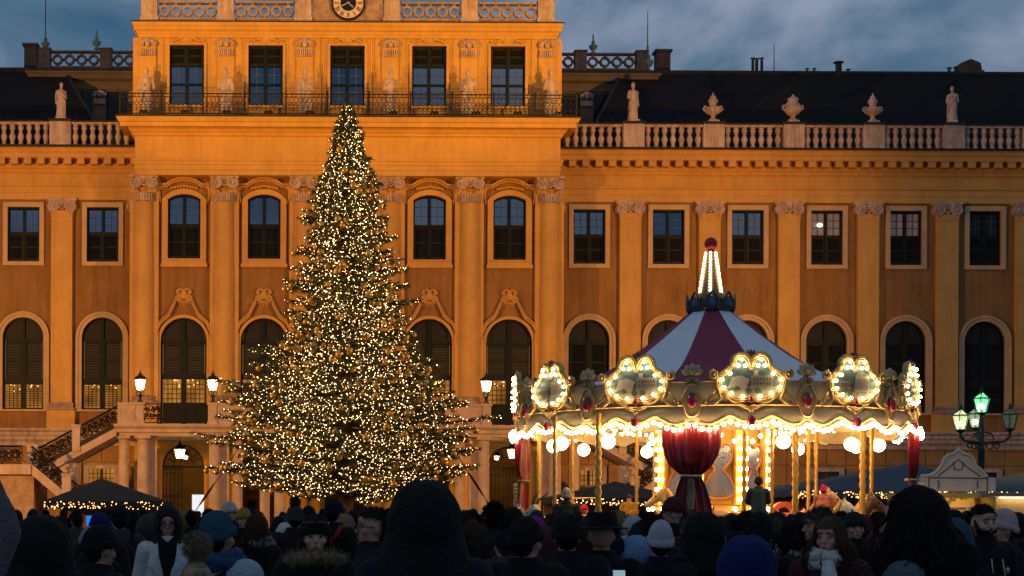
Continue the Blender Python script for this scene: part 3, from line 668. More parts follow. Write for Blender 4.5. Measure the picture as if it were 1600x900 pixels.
# ---- roofs: wings with hipped ends, the taller body behind
RY0, RY1 = DW+1.4, DW+8
zr_lo, zr_hi = zb0+.3, zv(114, YB+RY1)
def roof_wing(side):
    r = MB(); xe = 60 if side > 0 else 34
    xi0, xi1 = 13.6, 17.3                # hip: foot and ridge end
    n = 46                               # tile courses stepped up the slope
    for i in range(n):
        t0, t1 = i/n, (i+1)/n; y0, y1 = RY0+(RY1-RY0)*t0, RY0+(RY1-RY0)*t1; a, b = zr_lo+(zr_hi-zr_lo)*t0, zr_lo+(zr_hi-zr_lo)*t1; h0, h1 = xi0+(xi1-xi0)*t0, xi0+(xi1-xi0)*t1
        q = [(side*h0, y0, a), (side*xe, y0, a), (side*xe, y1, b+.045), (side*h1, y1, b+.045)]
        if side < 0: q = q[::-1]
        r.add(q, [(0,1,2,3)])
        r.add([(side*h1, y1, b+.045), (side*xe, y1, b+.045), (side*xe, y1, b), (side*h1, y1, b)], [(0,1,2,3)])
    q = [(side*xi0, RY0, zr_lo), (side*xi1, RY1, zr_hi), (side*xi0, RY1+6, zr_lo)]
    r.add(q, [(0,1,2)])
    rf = obj('roof', r, PAL, mats=M_TILE)
    obj('ridge', MB().tube([(side*xi1, RY1, zr_hi+.05), (side*xe, RY1, zr_hi+.05)], .16, 6), rf, mats=M_LEAD)
    obj('hip_ridge', MB().tube([(side*xi0, RY0, zr_lo+.05), (side*xi1, RY1, zr_hi+.05)], .11, 6), rf, mats=M_LEAD)
    return rf
rR, rL = roof_wing(1), roof_wing(-1)
# tall rear body on both sides of the attic
YR = 9.6; zR = lambda v: zB(v, YR); kR = (YB+YR)/F
rbx = 18.9; M_SHADE_ST = mat('shade_toned_stone', (.085, .075, .065), .9, var=.4, vscale=3, bump=.4, bscale=9); M_REAR = mat('shade_toned_plaster', (.20, .155, .09), .9, var=.2, vscale=1)  # unlit look of the rear body put into these darker colours
for s in (-1, 1):
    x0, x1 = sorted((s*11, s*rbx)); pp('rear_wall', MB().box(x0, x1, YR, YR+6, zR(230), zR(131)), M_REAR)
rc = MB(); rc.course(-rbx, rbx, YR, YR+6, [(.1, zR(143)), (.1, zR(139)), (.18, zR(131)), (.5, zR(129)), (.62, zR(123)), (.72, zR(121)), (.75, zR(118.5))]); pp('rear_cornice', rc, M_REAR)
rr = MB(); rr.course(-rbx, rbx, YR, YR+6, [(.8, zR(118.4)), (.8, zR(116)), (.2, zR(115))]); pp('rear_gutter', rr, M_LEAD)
for s in (-1, 1):
    for xx in (12.9, 15.1, 17.2, 18.4):
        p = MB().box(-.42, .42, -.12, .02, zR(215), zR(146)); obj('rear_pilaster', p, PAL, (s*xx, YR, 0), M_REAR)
        q = obj('capital', trophy, PAL, (s*xx, YR-.1, zR(166)), scale=.9)
    for xx in (13.9, 16.2):
        wn = obj('rear_window', MB().box(-.68, .68, -.03, .1, zR(205), zR(146)), PAL, (s*xx, YR, 0), M_GLASS_D)
        obj('frame', MB().box(-.74, -.681, -.1, .05, zR(205), zR(146)).box(.681, .74, -.1, .05, zR(205), zR(146)).box(-.05, .05, -.08, -.031, zR(205), zR(146)), wn, mats=M_FRAME)
zq0, zq1 = zR(115), zR(84)
for s in (-1, 1):
    for a, b in ((11.5, 14.3), (15.1, 18.1)):
        x0, x1 = sorted((s*a, s*b)); ring_panel(x0, x1, YR-.1, zq0, zq1, PAL, M_SHADE_ST)
    for xx in (14.7, 18.5): pier(s*xx-.36, s*xx+.36, YR-.1, zq0, zq1, M_SHADE_ST)
# copper vase finials
vase = MB().lathe([(.26, 0), (.26, .12), (.12, .2), (.14, .28), (.36, .50), (.44, .68), (.40, .80), (.18, .90), (.15, 1.0), (.22, 1.08), (.10, 1.3), (.07, 1.65), (.10, 1.75), (.02, 2.0)], 14).mesh('finial', M_COPPER, 45)
finx = [((76-541)*kR, zR(83)), ((156-541)*kR, zR(81)), ((928-538)*kR, zR(84)), ((1013-538)*kR, zR(112))]
for x, z in finx: obj('finial', vase, PAL, (x, YR-.1, z), scale=.62 if z > zR(100) else .85)
rod = lambda x, y, z0, z1: obj('lightning_rod', MB().tube([(x, y, z0), (x, y, z1)], [.035, .02], 5), PAL, mats=M_IRON)
rod(finx[0][0], YR-.1, zR(60), zR(-40)); rod(finx[3][0], YR-.1, zR(72), zR(18)); rod((1214-538)*(YB+8)/F, 8.5, zB(113, 8.5), zB(66, 8.5))
# chimneys: rear stacks and small flues along the right ridge
M_SHADE_CH = mat('shade_toned_masonry', (.07, .055, .045), .9, var=.4, vscale=3, bump=.4, bscale=9)  # chimneys' shade carried by the dark colour, since the floodlights reach them
def chimney(px0, px1, v0, v1, Y, parent, cowl=False):
    x0, x1 = (px0-540)*(YB+Y)/F, (px1-540)*(YB+Y)/F; z0, z1 = zB(v1, Y), zB(v0, Y)
    c = MB(); c.box(x0, x1, Y, Y+.9, z0-.5, z1-.12); c.box(x0-.12, x1+.12, Y-.1, Y+1, z1-.119, z1)
    if cowl: c.prism([(x0-.05, z1), (x1+.05, z1), (x1-.05, z1+.5), ((x0+x1)/2, z1+.75), (x0+.05, z1+.5)], Y+.05, Y+.85)
    return obj('chimney', c, parent, mats=M_SHADE_CH)
chimney(42, 61, 71, 105, YR+1, rL); chimney(1031, 1052, 76, 113, YR+1, rR); chimney(1505, 1538, 107, 118, RY1, rR, True); chimney(1468, 1490, 110, 118, RY1, rR)
def flue(px, v0, v1, w, hat=True):
    x = (px-540)*(YB+RY1)/F; z0, z1 = zB(v1, RY1), zB(v0, RY1); f = MB(); f.lathe([(w, z0-.4), (w, z1-.15)], 10, (x, RY1, 0))
    if hat: f.lathe([(w*1.6, z1-.08), (w*1.7, z1-.04), (w*.3, z1)], 10, (x, RY1, 0)); f.tube([(x, RY1, z1-.2), (x, RY1, z1-.05)], w*.3, 5)
    obj('flue', f, rR, mats=M_LEAD, smooth=40)
for px, v0, w in ((1180, 88, .09), (1186, 89, .10), (1194, 88, .09), (1265, 104, .08), (1276, 104, .08), (1314, 94, .20), (1329, 105, .09), (1487, 102, .1), (1497, 101, .1)): flue(px, v0, 114, w)

# ---- statues and urns: things of their own on piers and balcony
def robed(seed, pose):
    r = random.Random(seed); b = MB(); s = r.choice((-1, 1))
    b.box(-.36, .36, -.3, .3, 0, .14)
    capsule(b, (.12, 0, .18), (.10, -.02, 1.05), .15, .20); capsule(b, (-.12, .05, .18), (-.10, .03, 1.05), .15, .20)
    capsule(b, (0, .04, .18), (0, .04, 1.1), .24, .25); capsule(b, (.03*s, 0, 1.05), (.0, .02, 1.5), .235, .25); b.sphere((0, .02, 1.62), (.31, .18, .14), 10, 8)
    capsule(b, (0, .0, 1.66), (.02*s, -.03, 1.86), .09, .08); b.sphere((.03*s, -.03, 1.98), (.125, .145, .17), 12, 10)
    for sx in (-1, 1):
        e, h = {0: ((.34, .05, 1.25), (.16, -.24, 1.36)), 1: ((.36, .0, 1.30), (.30, -.12, 1.62)), 2: ((.33, .05, 1.22), (.30, -.1, .92)), 3: ((.35, 0, 1.26), (.08, -.26, 1.50))}[(pose+(sx > 0)) % 4]
        capsule(b, (sx*.28, .02, 1.60), (sx*e[0], e[1], e[2]), .09, .075); capsule(b, (sx*e[0], e[1], e[2]), (sx*h[0], h[1], h[2]), .075, .06); b.sphere((sx*h[0], h[1], h[2]), .075, 8, 6)
    for i in range(9):                       # heavy folds of the robe
        a = PI*(1+i/8); x = .25*math.cos(a); y = .05+.25*math.sin(a)
        capsule(b, (x*1.05, y, .2), (x*.9+.06*s, y*.9, 1.1+.1*math.sin(i*2+seed)), .085, .05, 6)
    capsule(b, (-.26*s, -.05, 1.6), (.24*s, -.2, 1.0), .09, .11, 8); capsule(b, (.24*s, -.2, 1.0), (.3*s, -.1, .35), .11, .06, 8)
    return remesh(b, 'statue', .028, M_STONE, 2)
ST = [robed(i+3, i) for i in range(4)]
def wloc(x, y, z): return (XC+x, YB+y, z)
def statue(i, loc, label, h, grp, rotz=0):
    o = obj('statue', ST[i], None, loc, rot=(0, 0, rotz), scale=(h/2.15*.86, h/2.15*.86, h/2.15)); return tag(o, label, 'statue', grp)
zt = zb1+.10
statue(1, wloc(R_P[0], yw, zt), 'stone statue of a robed figure on the roof pier between central block and urns', 62*PXW, 'statues on the wing balustrades', .3)
statue(3, wloc(R_P[4], yw, zt), 'slender stone statue at the far end of the row of roof urns', 58*PXW, 'statues on the wing balustrades', -.4)
statue(2, wloc(L_P[0], yw, zt), 'stone statue standing on the roof pier before the hipped slate roof', 58*PXW, 'statues on the wing balustrades', .1)
urn = MB()
urn.box(-.32, .32, -.32, .32, 0, .12); urn.lathe([(.34, .12), (.28, .2), (.12, .34), (.14, .42), (.36, .56), (.50, .76), (.50, .92), (.36, 1.04), (.30, 1.1), (.30, 1.42), (.36, 1.46), (.22, 1.56), (.10, 1.64), (.02, 1.78)], 18)
for s in (-1, 1): urn.tube([(s*.44, 0, .72), (s*.62, 0, .9), (s*.60, 0, 1.08), (s*.42, 0, 1.06), (s*.34, 0, 1.2)], .06, 6)
for i in range(14): a = 2*PI*i/14; urn.tube([(.2*math.cos(a), .2*math.sin(a), .53), (.44*math.cos(a), .44*math.sin(a), .74), (.53*math.cos(a), .53*math.sin(a), .92)], .035, 5)
urn_mesh = urn.mesh('urn', M_STONE, 50)
urn2 = MB(); urn2.box(-.32, .32, -.32, .32, 0, .12); urn2.lathe([(.34, .12), (.16, .26), (.11, .40), (.22, .52), (.44, .72), (.48, .88), (.30, .98), (.19, 1.06), (.22, 1.2), (.29, 1.26), (.27, 1.4), (.16, 1.52), (.18, 1.58), (.08, 1.7), (.02, 1.86)], 18)
for s in (-1, 1): urn2.tube([(s*.40, 0, .66), (s*.6, 0, .86), (s*.56, 0, .98), (s*.36, 0, .96)], .07, 6)
for i in range(12): a = 2*PI*i/12; urn2.tube([(.22*math.cos(a), .22*math.sin(a), .54), (.45*math.cos(a), .45*math.sin(a), .70), (.5*math.cos(a), .5*math.sin(a), .86)], .04, 5)
urn2_mesh = urn2.mesh('urn', M_STONE, 50)
for i, (x, me, lb) in enumerate(((R_P[1], urn2_mesh, 'carved stone urn with flaming top next to the statue by the central block'), (R_P[2], urn_mesh, 'stout lidded stone urn, middle one of three on the roof balustrade'), (R_P[3], urn2_mesh, 'carved stone urn next to the slender statue at the row end'))):
    tag(obj('roof_urn', me, None, wloc(x, yw, zt), scale=.92), lb, 'urn', 'urns on the wing balustrade')
names = ['first', 'second', 'third', 'fourth', 'fifth', 'sixth']
where = ['at the outer corner above the terrace stair', 'between the first pair of attic windows', 'beside the clock window, over the fir top', 'beside the clock window, toward the carousel', 'between the last pair of attic windows', 'at the corner nearest the carousel']
for i, x in enumerate(at_pil):
    statue(i % 4, wloc(x + (.0, .05, .0, .0, -.1, .1)[i], -.55, zbal+.08), 'pinkish stone statue behind the balcony railing %s' % where[i], zv(108, YB-.5)-zbal-.08, 'statues along the attic balcony', (.2, -.3, .1, .4, -.2, .3)[i])
# ================================================================== terrace, stairs, lanterns
YT = 82.0; TL = YT - YB               # terrace front, in palace-local depth
TER = thing('terrace', 'stone entrance terrace on columns across the central block', 'terrace', (XC, YB, 0))
def tp(name, mb, m, smooth=0, parent=None, loc=(0,0,0)): return obj(name, mb, parent or TER, loc, m, smooth=smooth)
zs0, zs1 = zv(682.5, YT), zv(665, YT)
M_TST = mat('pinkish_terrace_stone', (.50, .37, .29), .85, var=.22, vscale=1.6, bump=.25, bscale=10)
sl = MB(); sl.course(-12.1, 12.1, TL, -.05, [(-.10, zs0-.02), (-.10, zs0+.12), (.0, zs0+.16), (.0, zs0+.34), (.10, zs0+.40), (.16, zs1-.10), (.16, zs1)]); tp('slab', sl, M_TST)
ztop = zv(631, YT)
M_CLOTH = mat('black_banner_cloth', (.008, .010, .010), .9)
def tpier(x, w, h=None): 
    p = MB(); p.box(x-w, x+w, TL-.05, TL+.45, zs1, ztop-.13); p.box(x-w-.07, x+w+.07, TL-.12, TL+.52, ztop-.129, ztop); p.box(x-w-.05, x+w+.05, TL-.1, TL+.5, zs1+.003, zs1+.14)
    return tp('pier', p, M_TST)
def tpanel(x0, x1):
    p = MB(); p.box(x0, x1, TL, TL+.35, zs1, ztop-.14); p.box(x0, x1, TL-.06, TL+.42, ztop-.139, ztop-.02)
    for a, b, c, d in ((x0+.12, x1-.12, zs1+.2, zs1+.24), (x0+.12, x1-.12, ztop-.36, ztop-.32)): p.box(a, b, TL-.03, TL+.01, c, d)
    for a in (x0+.12, x1-.16): p.box(a, a+.04, TL-.03, TL+.01, zs1+.245, ztop-.365)
    return tp('parapet_panel', p, M_TST)
def iron_scrolls(mb, w, h, seed=0, skew=0., y=0.):
    """dense rococo ironwork filling a w x h field that climbs by skew"""
    r = random.Random(seed); n = max(1, round(w/.30))
    for i in range(n):
        cx = (i+.5)*w/n; sg = 1 if i % 2 else -1
        for cz, rr in ((h*.30, .17), (h*.68, .15)):
            pts = [(cx + sg*(rr*(1-.75*t))*math.cos(t*9.5), y, cz + skew*cx/w + rr*(1-.75*t)*math.sin(t*9.5)) for t in [k/14 for k in range(15)]]
            mb.tube(pts, .034, 4)
        mb.tube([(cx-.18, y, h*.05+skew*(cx-.18)/w), (cx+.05, y, h*.5+skew*cx/w), (cx-.1, y, h*.95+skew*(cx-.1)/w)], .022, 4)
        for k in range(9): mb.sphere((cx+r.uniform(-.2, .2), y, h*r.uniform(.1, .9)+skew*cx/w), (.06, .02, .04), 5, 4)
def tiron(x0, x1):
    m = MB(); m.box(x0, x1, TL+.10, TL+.17, ztop-.10, ztop-.04); m.box(x0, x1, TL+.11, TL+.16, zs1+.06, zs1+.11); o = len(m.v)
    q = MB(); iron_scrolls(q, x1-x0, ztop-zs1-.2, int(x0*7), 0, TL+.135); m.add([(a+x0, b, c+zs1+.1) for a, b, c in q.v], q.f)
    return tp('iron_panel', m, M_IRON)
def tcloth(x0, x1):
    m = MB(); n = int((x1-x0)/.12)
    v = []
    for i in range(n+1):
        x = x0+(x1-x0)*i/n; d = .03*math.sin(i*1.3)+.02*math.sin(i*.37)
        v += [(x, TL+.02+d, zs1+.04), (x, TL+.02+d*.5, ztop-.06)]
    m.add(v, [(2*i, 2*i+2, 2*i+3, 2*i+1) for i in range(n)]); m.box(x0, x1, TL+.05, TL+.10, ztop-.06, ztop-.01)
    return tp('banner', m, M_CLOTH)
for s in (-1, 1):
    def sp(a, b): return tuple(sorted((s*a, s*b)))
    tpanel(*sp(12.05, 11.12)); tpier(s*10.9, .20); tiron(*sp(10.68, 9.72)); tcloth(*sp(9.70, 7.36)); tpier(s*7.12, .22); tpanel(*sp(6.88, 5.45)); tpier(s*5.2, .22)
    tiron(*sp(4.96, 4.4)); tcloth(*sp(4.38, 1.9))
tiron(-1.9, 1.9)
def tcol(x, y, r, h0=0):
    c = obj('column', None, TER, (x, y, 0)); z1 = zs0
    m = MB(); m.lathe([(r*1.02, h0+.35), (r, h0+2.0), (r*.90, z1-.42)], 20); obj('shaft', m, c, mats=M_TST, smooth=50)
    m = MB(); m.lathe([(r*.92, z1-.42), (r*1.0, z1-.36), (r*.94, z1-.33), (r*.94, z1-.24), (r*1.2, z1-.16)], 20); m.box(-r*1.3, r*1.3, -r*1.3, r*1.3, z1-.16, z1); obj('capital', m, c, mats=M_TST, smooth=40)
    m = MB(); m.box(-r*1.35, r*1.35, -r*1.35, r*1.35, h0, h0+.18); m.lathe([(r*1.3, h0+.18), (r*1.3, h0+.28), (r*1.05, h0+.35)], 20); obj('base', m, c, mats=M_TST, smooth=40)
def tsq(x, y, w):
    m = MB(); m.box(x-w, x+w, y-w, y+w, 0, zs0-.17); m.box(x-w-.06, x+w+.06, y-w-.06, y+w+.06, zs0-.169, zs0-.005); return tp('square_pillar', m, M_TST)
for s in (-1, 1):
    tsq(s*6.55, TL+.9, .26); tcol(s*7.03, TL+.35, .30); tcol(s*5.85, TL+.9, .28); tcol(s*10.75, TL+.35, .32); tsq(s*10.35, TL+.9, .26); tcol(s*11.78, TL+.5, .28); tsq(s*4.4, TL+.9, .26); tcol(s*3.6, TL+.35, .3)
# ---- stairs at both ends
def staircase(s, label):
    st = thing('staircase', label, 'staircase', (XC + s*12.1, YB, 0)); k = s
    def sp_(name, mb, m, smooth=0): return obj(name, mb, st, (0, 0, 0), m, smooth=smooth)
    xl, zl = 4.05, zs1-2.20          # landing edge and height (going outward)
    y0, y1 = TL+.05, TL+2.3
    n = 13; mb = MB()
    for i in range(n):               # upper flight
        a, b = xl*i/n, xl*(i+1)/n; z = zs1 - (zs1-zl)*(i+1)/n
        x0, x1 = sorted((k*a, k*b)); sp_('step', MB().box(x0, x1, y0+.2, y1, z-.3, z+.04), M_TST)
    pts = [(0, zs1+.06), (0, zs1-.62), (xl, zl-.62), (xl, zl+.06)]; sp_('stringer', MB().prism([(k*a, b) for a, b in pts], y0-.02, y0+.2), M_TST)
    pts = [(0, zs1+.062), (0, zs1-.16), (xl, zl-.16), (xl, zl+.062)]; sp_('stair_string_cap', MB().prism([(k*a, b) for a, b in pts], y0-.05, y0-.022), M_LEAD)
    pts = [(-.0, zs1-.45), (0, zs1-.60), (xl, zl-.60), (xl, zl-.45)]; sp_('stringer_moulding', MB().prism([(k*a, b) for a, b in pts], y0-.12, y0-.021), M_TST)
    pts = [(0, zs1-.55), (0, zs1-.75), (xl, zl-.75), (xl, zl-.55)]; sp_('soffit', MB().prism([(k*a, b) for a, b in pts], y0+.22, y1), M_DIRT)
    x0, x1 = sorted((k*xl, k*(xl+2.2))); sp_('landing', MB().box(x0, x1, y0-2.4, y1, zl-.5, zl), M_TST)
    def rail(xa, za, xb, zb, y, seed):
        h = .92; m = MB()
        m.tube([(k*xa, y, za+h), (k*xb, y, zb+h)], .065, 6); m.tube([(k*xa, y, za+h-.14), (k*xb, y, zb+h-.14)], .025, 5); m.tube([(k*xa, y, za+.08), (k*xb, y, zb+.08)], .03, 5)
        q = MB(); w = abs(xb-xa); iron_scrolls(q, w, h-.2, seed, zb-za, 0); m.add([(k*(xa + a*(1 if xb > xa else -1)), y+b, c+za+.08) for a, b, c in q.v], q.f)
        return sp_('iron_railing', m, M_IRON)
    def spier(x, z, y, h=1.0, w=.2):
        m = MB(); m.box(k*x-w, k*x+w, y-w, y+w, z-.3, z+h); m.box(k*x-w-.05, k*x+w+.05, y-w-.05, y+w+.05, z+h+.001, z+h+.09); return sp_('rail_pier', m, M_TST)
    zf = lambda x: zs1-(zs1-zl)*x/xl
    rail(.05, zf(.05), 1.85, zf(1.85), y0+.1, 3); spier(2.1, zf(2.1), y0+.1); rail(2.35, zf(2.35), xl, zf(xl), y0+.1, 5); spier(xl+.3, zl, y0-.02, 1.0, .26)
    # lower flight returns toward the middle in front of the upper one
    yl = y0-2.3; xr = 1.0; zr = zl-2.55
    for i in range(14):
        a, b = xl+.0-(xl-xr)*i/14, xl-(xl-xr)*(i+1)/14; z = zl-(zl-zr)*(i+1)/14; x0, x1 = sorted((k*a, k*b)); sp_('step', MB().box(x0, x1, yl+.2, y0-.3, z-.3, z+.03), M_TST)
    pts = [(xl+.0, zl+.05), (xl, zl-.5), (xr, zr-.5), (xr, zr+.05)]; sp_('stringer', MB().prism([(k*a, b) for a, b in pts], yl, yl+.2), M_TST)
    zg_ = lambda x: zl-(zl-zr)*(xl-x)/(xl-xr)
    rail(xl, zl, 2.5, zg_(2.5), yl+.1, 9); spier(2.25, zg_(2.25), yl+.1, .95, .22); rail(2.0, zg_(2.0), xr, zr, yl+.1, 11); rail(xl+2.1, zl, xl+.5, zl, yl+.1, 13)
    m = MB(); a, b = sorted((k*2.05, k*2.95)); m.box(a, b, y0+.05, y0+1.0, 0, zf(2.6)-.62); sp_('support_pier', m, M_TST)
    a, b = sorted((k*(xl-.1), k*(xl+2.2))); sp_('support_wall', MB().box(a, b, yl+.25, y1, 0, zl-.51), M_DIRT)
    return st
staircase(-1, 'outer stone stair behind the dark market roof, with scrolled iron railings')
staircase(1, 'outer stone stair seen through the carousel poles')

# ---- lanterns standing on the parapet
M_LGLASS = mat('lit_lantern_glass', (.9, .8, .6), .3, emit=(1, .64, .28), estr=4.5, alpha=.6)
M_LCORE = mat('lantern_flame', (1, .9, .7), emit=(1, .66, .30), estr=280)
def lantern_kit(parent, z, r0, r1, h, glassm, core, post=M_IRON, n=6):
    """tapered glass lantern: panes, ribs, domed cap and finial"""
    for i in range(n):
        a0, a1 = 2*PI*i/n, 2*PI*(i+1)/n
        p = MB().add([(r0*math.cos(a0), r0*math.sin(a0), z), (r0*math.cos(a1), r0*math.sin(a1), z), (r1*math.cos(a1), r1*math.sin(a1), z+h), (r1*math.cos(a0), r1*math.sin(a0), z+h)], [(0,1,2,3)])
        obj('pane', p, parent, mats=glassm)
    f = MB()
    for i in range(n): a = 2*PI*i/n; f.tube([(r0*1.02*math.cos(a), r0*1.02*math.sin(a), z), (r1*1.02*math.cos(a), r1*1.02*math.sin(a), z+h)], .018, 4)
    for r, zz in ((r0, z), (r1, z+h)): f.tube([(r*1.03*math.cos(2*PI*i/n), r*1.03*math.sin(2*PI*i/n), zz) for i in range(n+1)], .022, 4)
    obj('frame', f, parent, mats=post)
    c = MB(); c.lathe([(r1*1.15, z+h), (r1*1.1, z+h+.05), (r1*.75, z+h+.16), (r1*.3, z+h+.24), (r1*.34, z+h+.30), (r1*.12, z+h+.36), (.02, z+h+.50)], 12); obj('cap', c, parent, mats=post, smooth=40)
    if core: obj('bulb', MB().sphere((0, 0, z+h*.5), r0*.75, 10, 8), parent, mats=core)
def parapet_lantern(px, label):
    x = {217: -10.9, 328: -7.12, 755: 7.12}[px]
    t = thing('parapet_lantern', label, 'lantern', (XC+x, YT+.2, ztop+.003), 0, 'lanterns on the terrace parapet')
    b = MB(); b.lathe([(.17, 0), (.17, .06), (.08, .12), (.06, .3), (.11, .38), (.07, .46), (.05, .62)], 10)
    for i in range(4): a = PI*i/2+.4; b.tube([(.06*math.cos(a), .06*math.sin(a), .3), (.2*math.cos(a), .2*math.sin(a), .42), (.2*math.cos(a), .2*math.sin(a), .55), (.1*math.cos(a), .1*math.sin(a), .6)], .025, 5)
    obj('stem', b, t, mats=M_IRON, smooth=40)
    lantern_kit(t, .62, .17, .30, .58, M_LGLASS, M_LCORE)
parapet_lantern(217, 'lit glass lantern on the parapet near the head of the iron stair'); parapet_lantern(328, 'lit glass lantern on the parapet where the low fir branches reach it'); parapet_lantern(755, 'lit glass lantern on the parapet between fir tree and carousel')
# ---- lanterns hanging under the terrace
def hanging(px, py, label, dy=2.6):
    p = at(px, py, YT+dy); t = thing('hanging_lantern', label, 'lantern', (p.x, p.y, zs0-.02), 0, 'lanterns hung under the terrace')
    d = zs0-.02-p.z
    obj('chain', MB().tube([(0, 0, 0), (0, 0, -d+.62)], .02, 5), t, mats=M_IRON)
    k = .55 if dy > 5 else 1; lantern_kit(t, -d-.30*k, .18*k, .30*k, .52*k, M_LGLASS, M_LCORE)
hanging(281, 708, 'lit hanging lantern before the open white screened gateway'); hanging(801, 708, 'lit hanging lantern in the gateway beside the red carousel curtain'); hanging(675, 714, 'lit hanging lantern glimpsed through the fir branches'); hanging(290, 714, 'small lit lantern inside the passage behind the open gateway', 9.5); hanging(776, 715, 'small lit lantern inside the passage beside the red curtain', 9.5)
# ================================================================== the fir tree
YF = 60.0; kF = F/YF
tb = at(540, 790, YF); TX = tb.x; ztop_f = at(538, 172, YF).z
FIR = thing('fir_tree', 'tall lit Christmas fir with gold baubles before the palace', 'tree', (TX, YF, 0))
prof = [(0, .05), (.035, .25), (.13, .70), (.26, 1.42), (.37, 1.62), (.45, 1.95), (.53, 2.1), (.60, 2.4), (.66, 2.95), (.72, 3.75), (.78, 4.35), (.85, 4.55), (.92, 4.55), (.97, 3.9), (1.0, 3.0)]
zlow = at(540, 772, YF).z
def fir_r(t):
    for (a, ra), (b, rb) in zip(prof, prof[1:]):
        if t <= b: return ra + (rb-ra)*(t-a)/(b-a)
    return prof[-1][1]
trk = MB(); trk.lathe([(.34, 0), (.30, .6), (.22, zlow+4), (.10, zlow+10), (.03, ztop_f-.2)], 12)
obj('trunk', trk, FIR, mats=mat('fir_bark', (.07, .045, .03), .9, var=.3, vscale=8, bump=.6, bscale=20), smooth=60)
rt = random.Random(21); bmb = MB(); tips = []
LV = []                                   # needle sprays: centre line start, end, up
NB = 800
spec = []
for i in range(NB):
    t = ((i+.5)/NB)**.88; rmax = fir_r(t) * (rt.choice((1.0, .88, .78, 1.08, .95)) + rt.uniform(-.08, .06))
    if rt.random() < .06: rmax *= rt.uniform(1.12, 1.26)
    spec.append((t, i*2.39996 + rt.uniform(-.25, .25), rmax))
# the long boughs that break the outline
for t, a, r in ((.47, PI+.3, 2.5), (.455, PI+.1, 2.3), (.51, -.2, 2.75), (.63, PI+.2, 3.7), (.645, PI+.35, 3.4), (.655, -.25, 3.1), (.67, -.45, 3.2), (.73, PI+.15, 4.9), (.74, PI+.28, 4.6), (.75, PI+.05, 4.7), (.80, PI+.2, 4.9), (.93, PI+.1, 5.2), (.94, PI+.22, 4.7), (.90, -.15, 4.6), (.935, -.1, 4.7), (.95, -.25, 4.4), (.30, PI+.3, 1.9), (.385, PI+.2, 2.0), (.40, -.3, 2.05), (.34, -.2, 1.8)): spec += [(t, a, r), (t+.008, a+.09, r*.9)]
for i, (t, a, rmax) in enumerate(spec):
    z = ztop_f - (ztop_f-zlow)*t; z += .22*math.sin(z*2*PI/.62)*min(1, max(0, t-.15)*3)
    droop = -.14 - .10*t; up = .20
    sag = lambda s: (droop*s + up*s*s*1.2) * rmax * .55
    pts = []
    for k in range(7):
        s = k/6; r = rmax*s; pts.append(Vector((r*math.cos(a+.05*s), r*math.sin(a+.05*s), z + sag(s) + (.15 if t < .1 else 0)*s)))
    bmb.tube(pts, [.05*(1-.8*k/6)*(.4+t) for k in range(7)], 4, cap=False)
    nt_ = max(9, int(rmax*7))
    for j in range(nt_):
        s = .22 + .78*(j+rt.random())/nt_
        q = s*6; k = min(5, int(q)); p = pts[k].lerp(pts[k+1], q-k); d = (pts[k+1]-pts[k]).normalized()
        side = d.cross(Vector((0,0,1))).normalized() * rt.choice((-1, 1))
        ln = min(1, .38+t*7) * (.28+.45*(1-s)) * (.5+.5*min(1, rmax/2.2)) * rt.uniform(.7, 1.15)
        dirv = (d*.75 + side*.75 + Vector((0,0,rt.uniform(-.45, .25)))).normalized()
        LV.append((p, p+dirv*ln)); tips.append((p+dirv*ln*rt.uniform(.3, 1.0), s, a))
    LV.append((pts[5], pts[6]+ (pts[6]-pts[5]).normalized()*.12)); tips.append((pts[6], 1.0, a))
obj('bough', bmb, FIR, mats=MATS['fir_bark'])
# needles: flat blades bristling round every twig
nv = []; nf = []
rn = np.random.default_rng(4)
P0 = np.array([tuple(a) for a, b in LV]); P1 = np.array([tuple(b) for a, b in LV]); D = P1-P0; LN = np.linalg.norm(D, axis=1, keepdims=True); Dn = D/LN
KN = 20
n = len(LV); tt = rn.uniform(.02, 1, (n, KN)); base = P0[:, None, :] + D[:, None, :]*tt[..., None]
rv = rn.normal(size=(n, KN, 3)); rv -= (rv*Dn[:, None, :]).sum(-1, keepdims=True)*Dn[:, None, :]; rv /= np.linalg.norm(rv, axis=-1, keepdims=True)
nd_ = (Dn[:, None, :]*.62 + rv*.85); nd_ /= np.linalg.norm(nd_, axis=-1, keepdims=True)
ln = rn.uniform(.10, .19, (n, KN, 1)); sd = np.cross(nd_, rn.normal(size=(n, KN, 3))); sd /= np.linalg.norm(sd, axis=-1, keepdims=True); sd *= .019
tri = np.stack([base-sd, base+sd, base+nd_*ln], axis=2).reshape(-1, 3)
fm = bpy.data.meshes.new('foliage'); m = len(tri)//3; fm.vertices.add(len(tri)); fm.vertices.foreach_set('co', tri.ravel()); fm.loops.add(len(tri)); fm.loops.foreach_set('vertex_index', np.arange(len(tri), dtype=np.int32))
fm.polygons.add(m); fm.polygons.foreach_set('loop_start', np.arange(0, len(tri), 3, dtype=np.int32)); fm.update(calc_edges=True); fm.validate()
fm.materials.append(mat('fir_needles', (.12, .12, .024), .6, var=.45, vscale=1.6, spec=.3))
tag(obj('foliage', fm, FIR), kind='stuff')
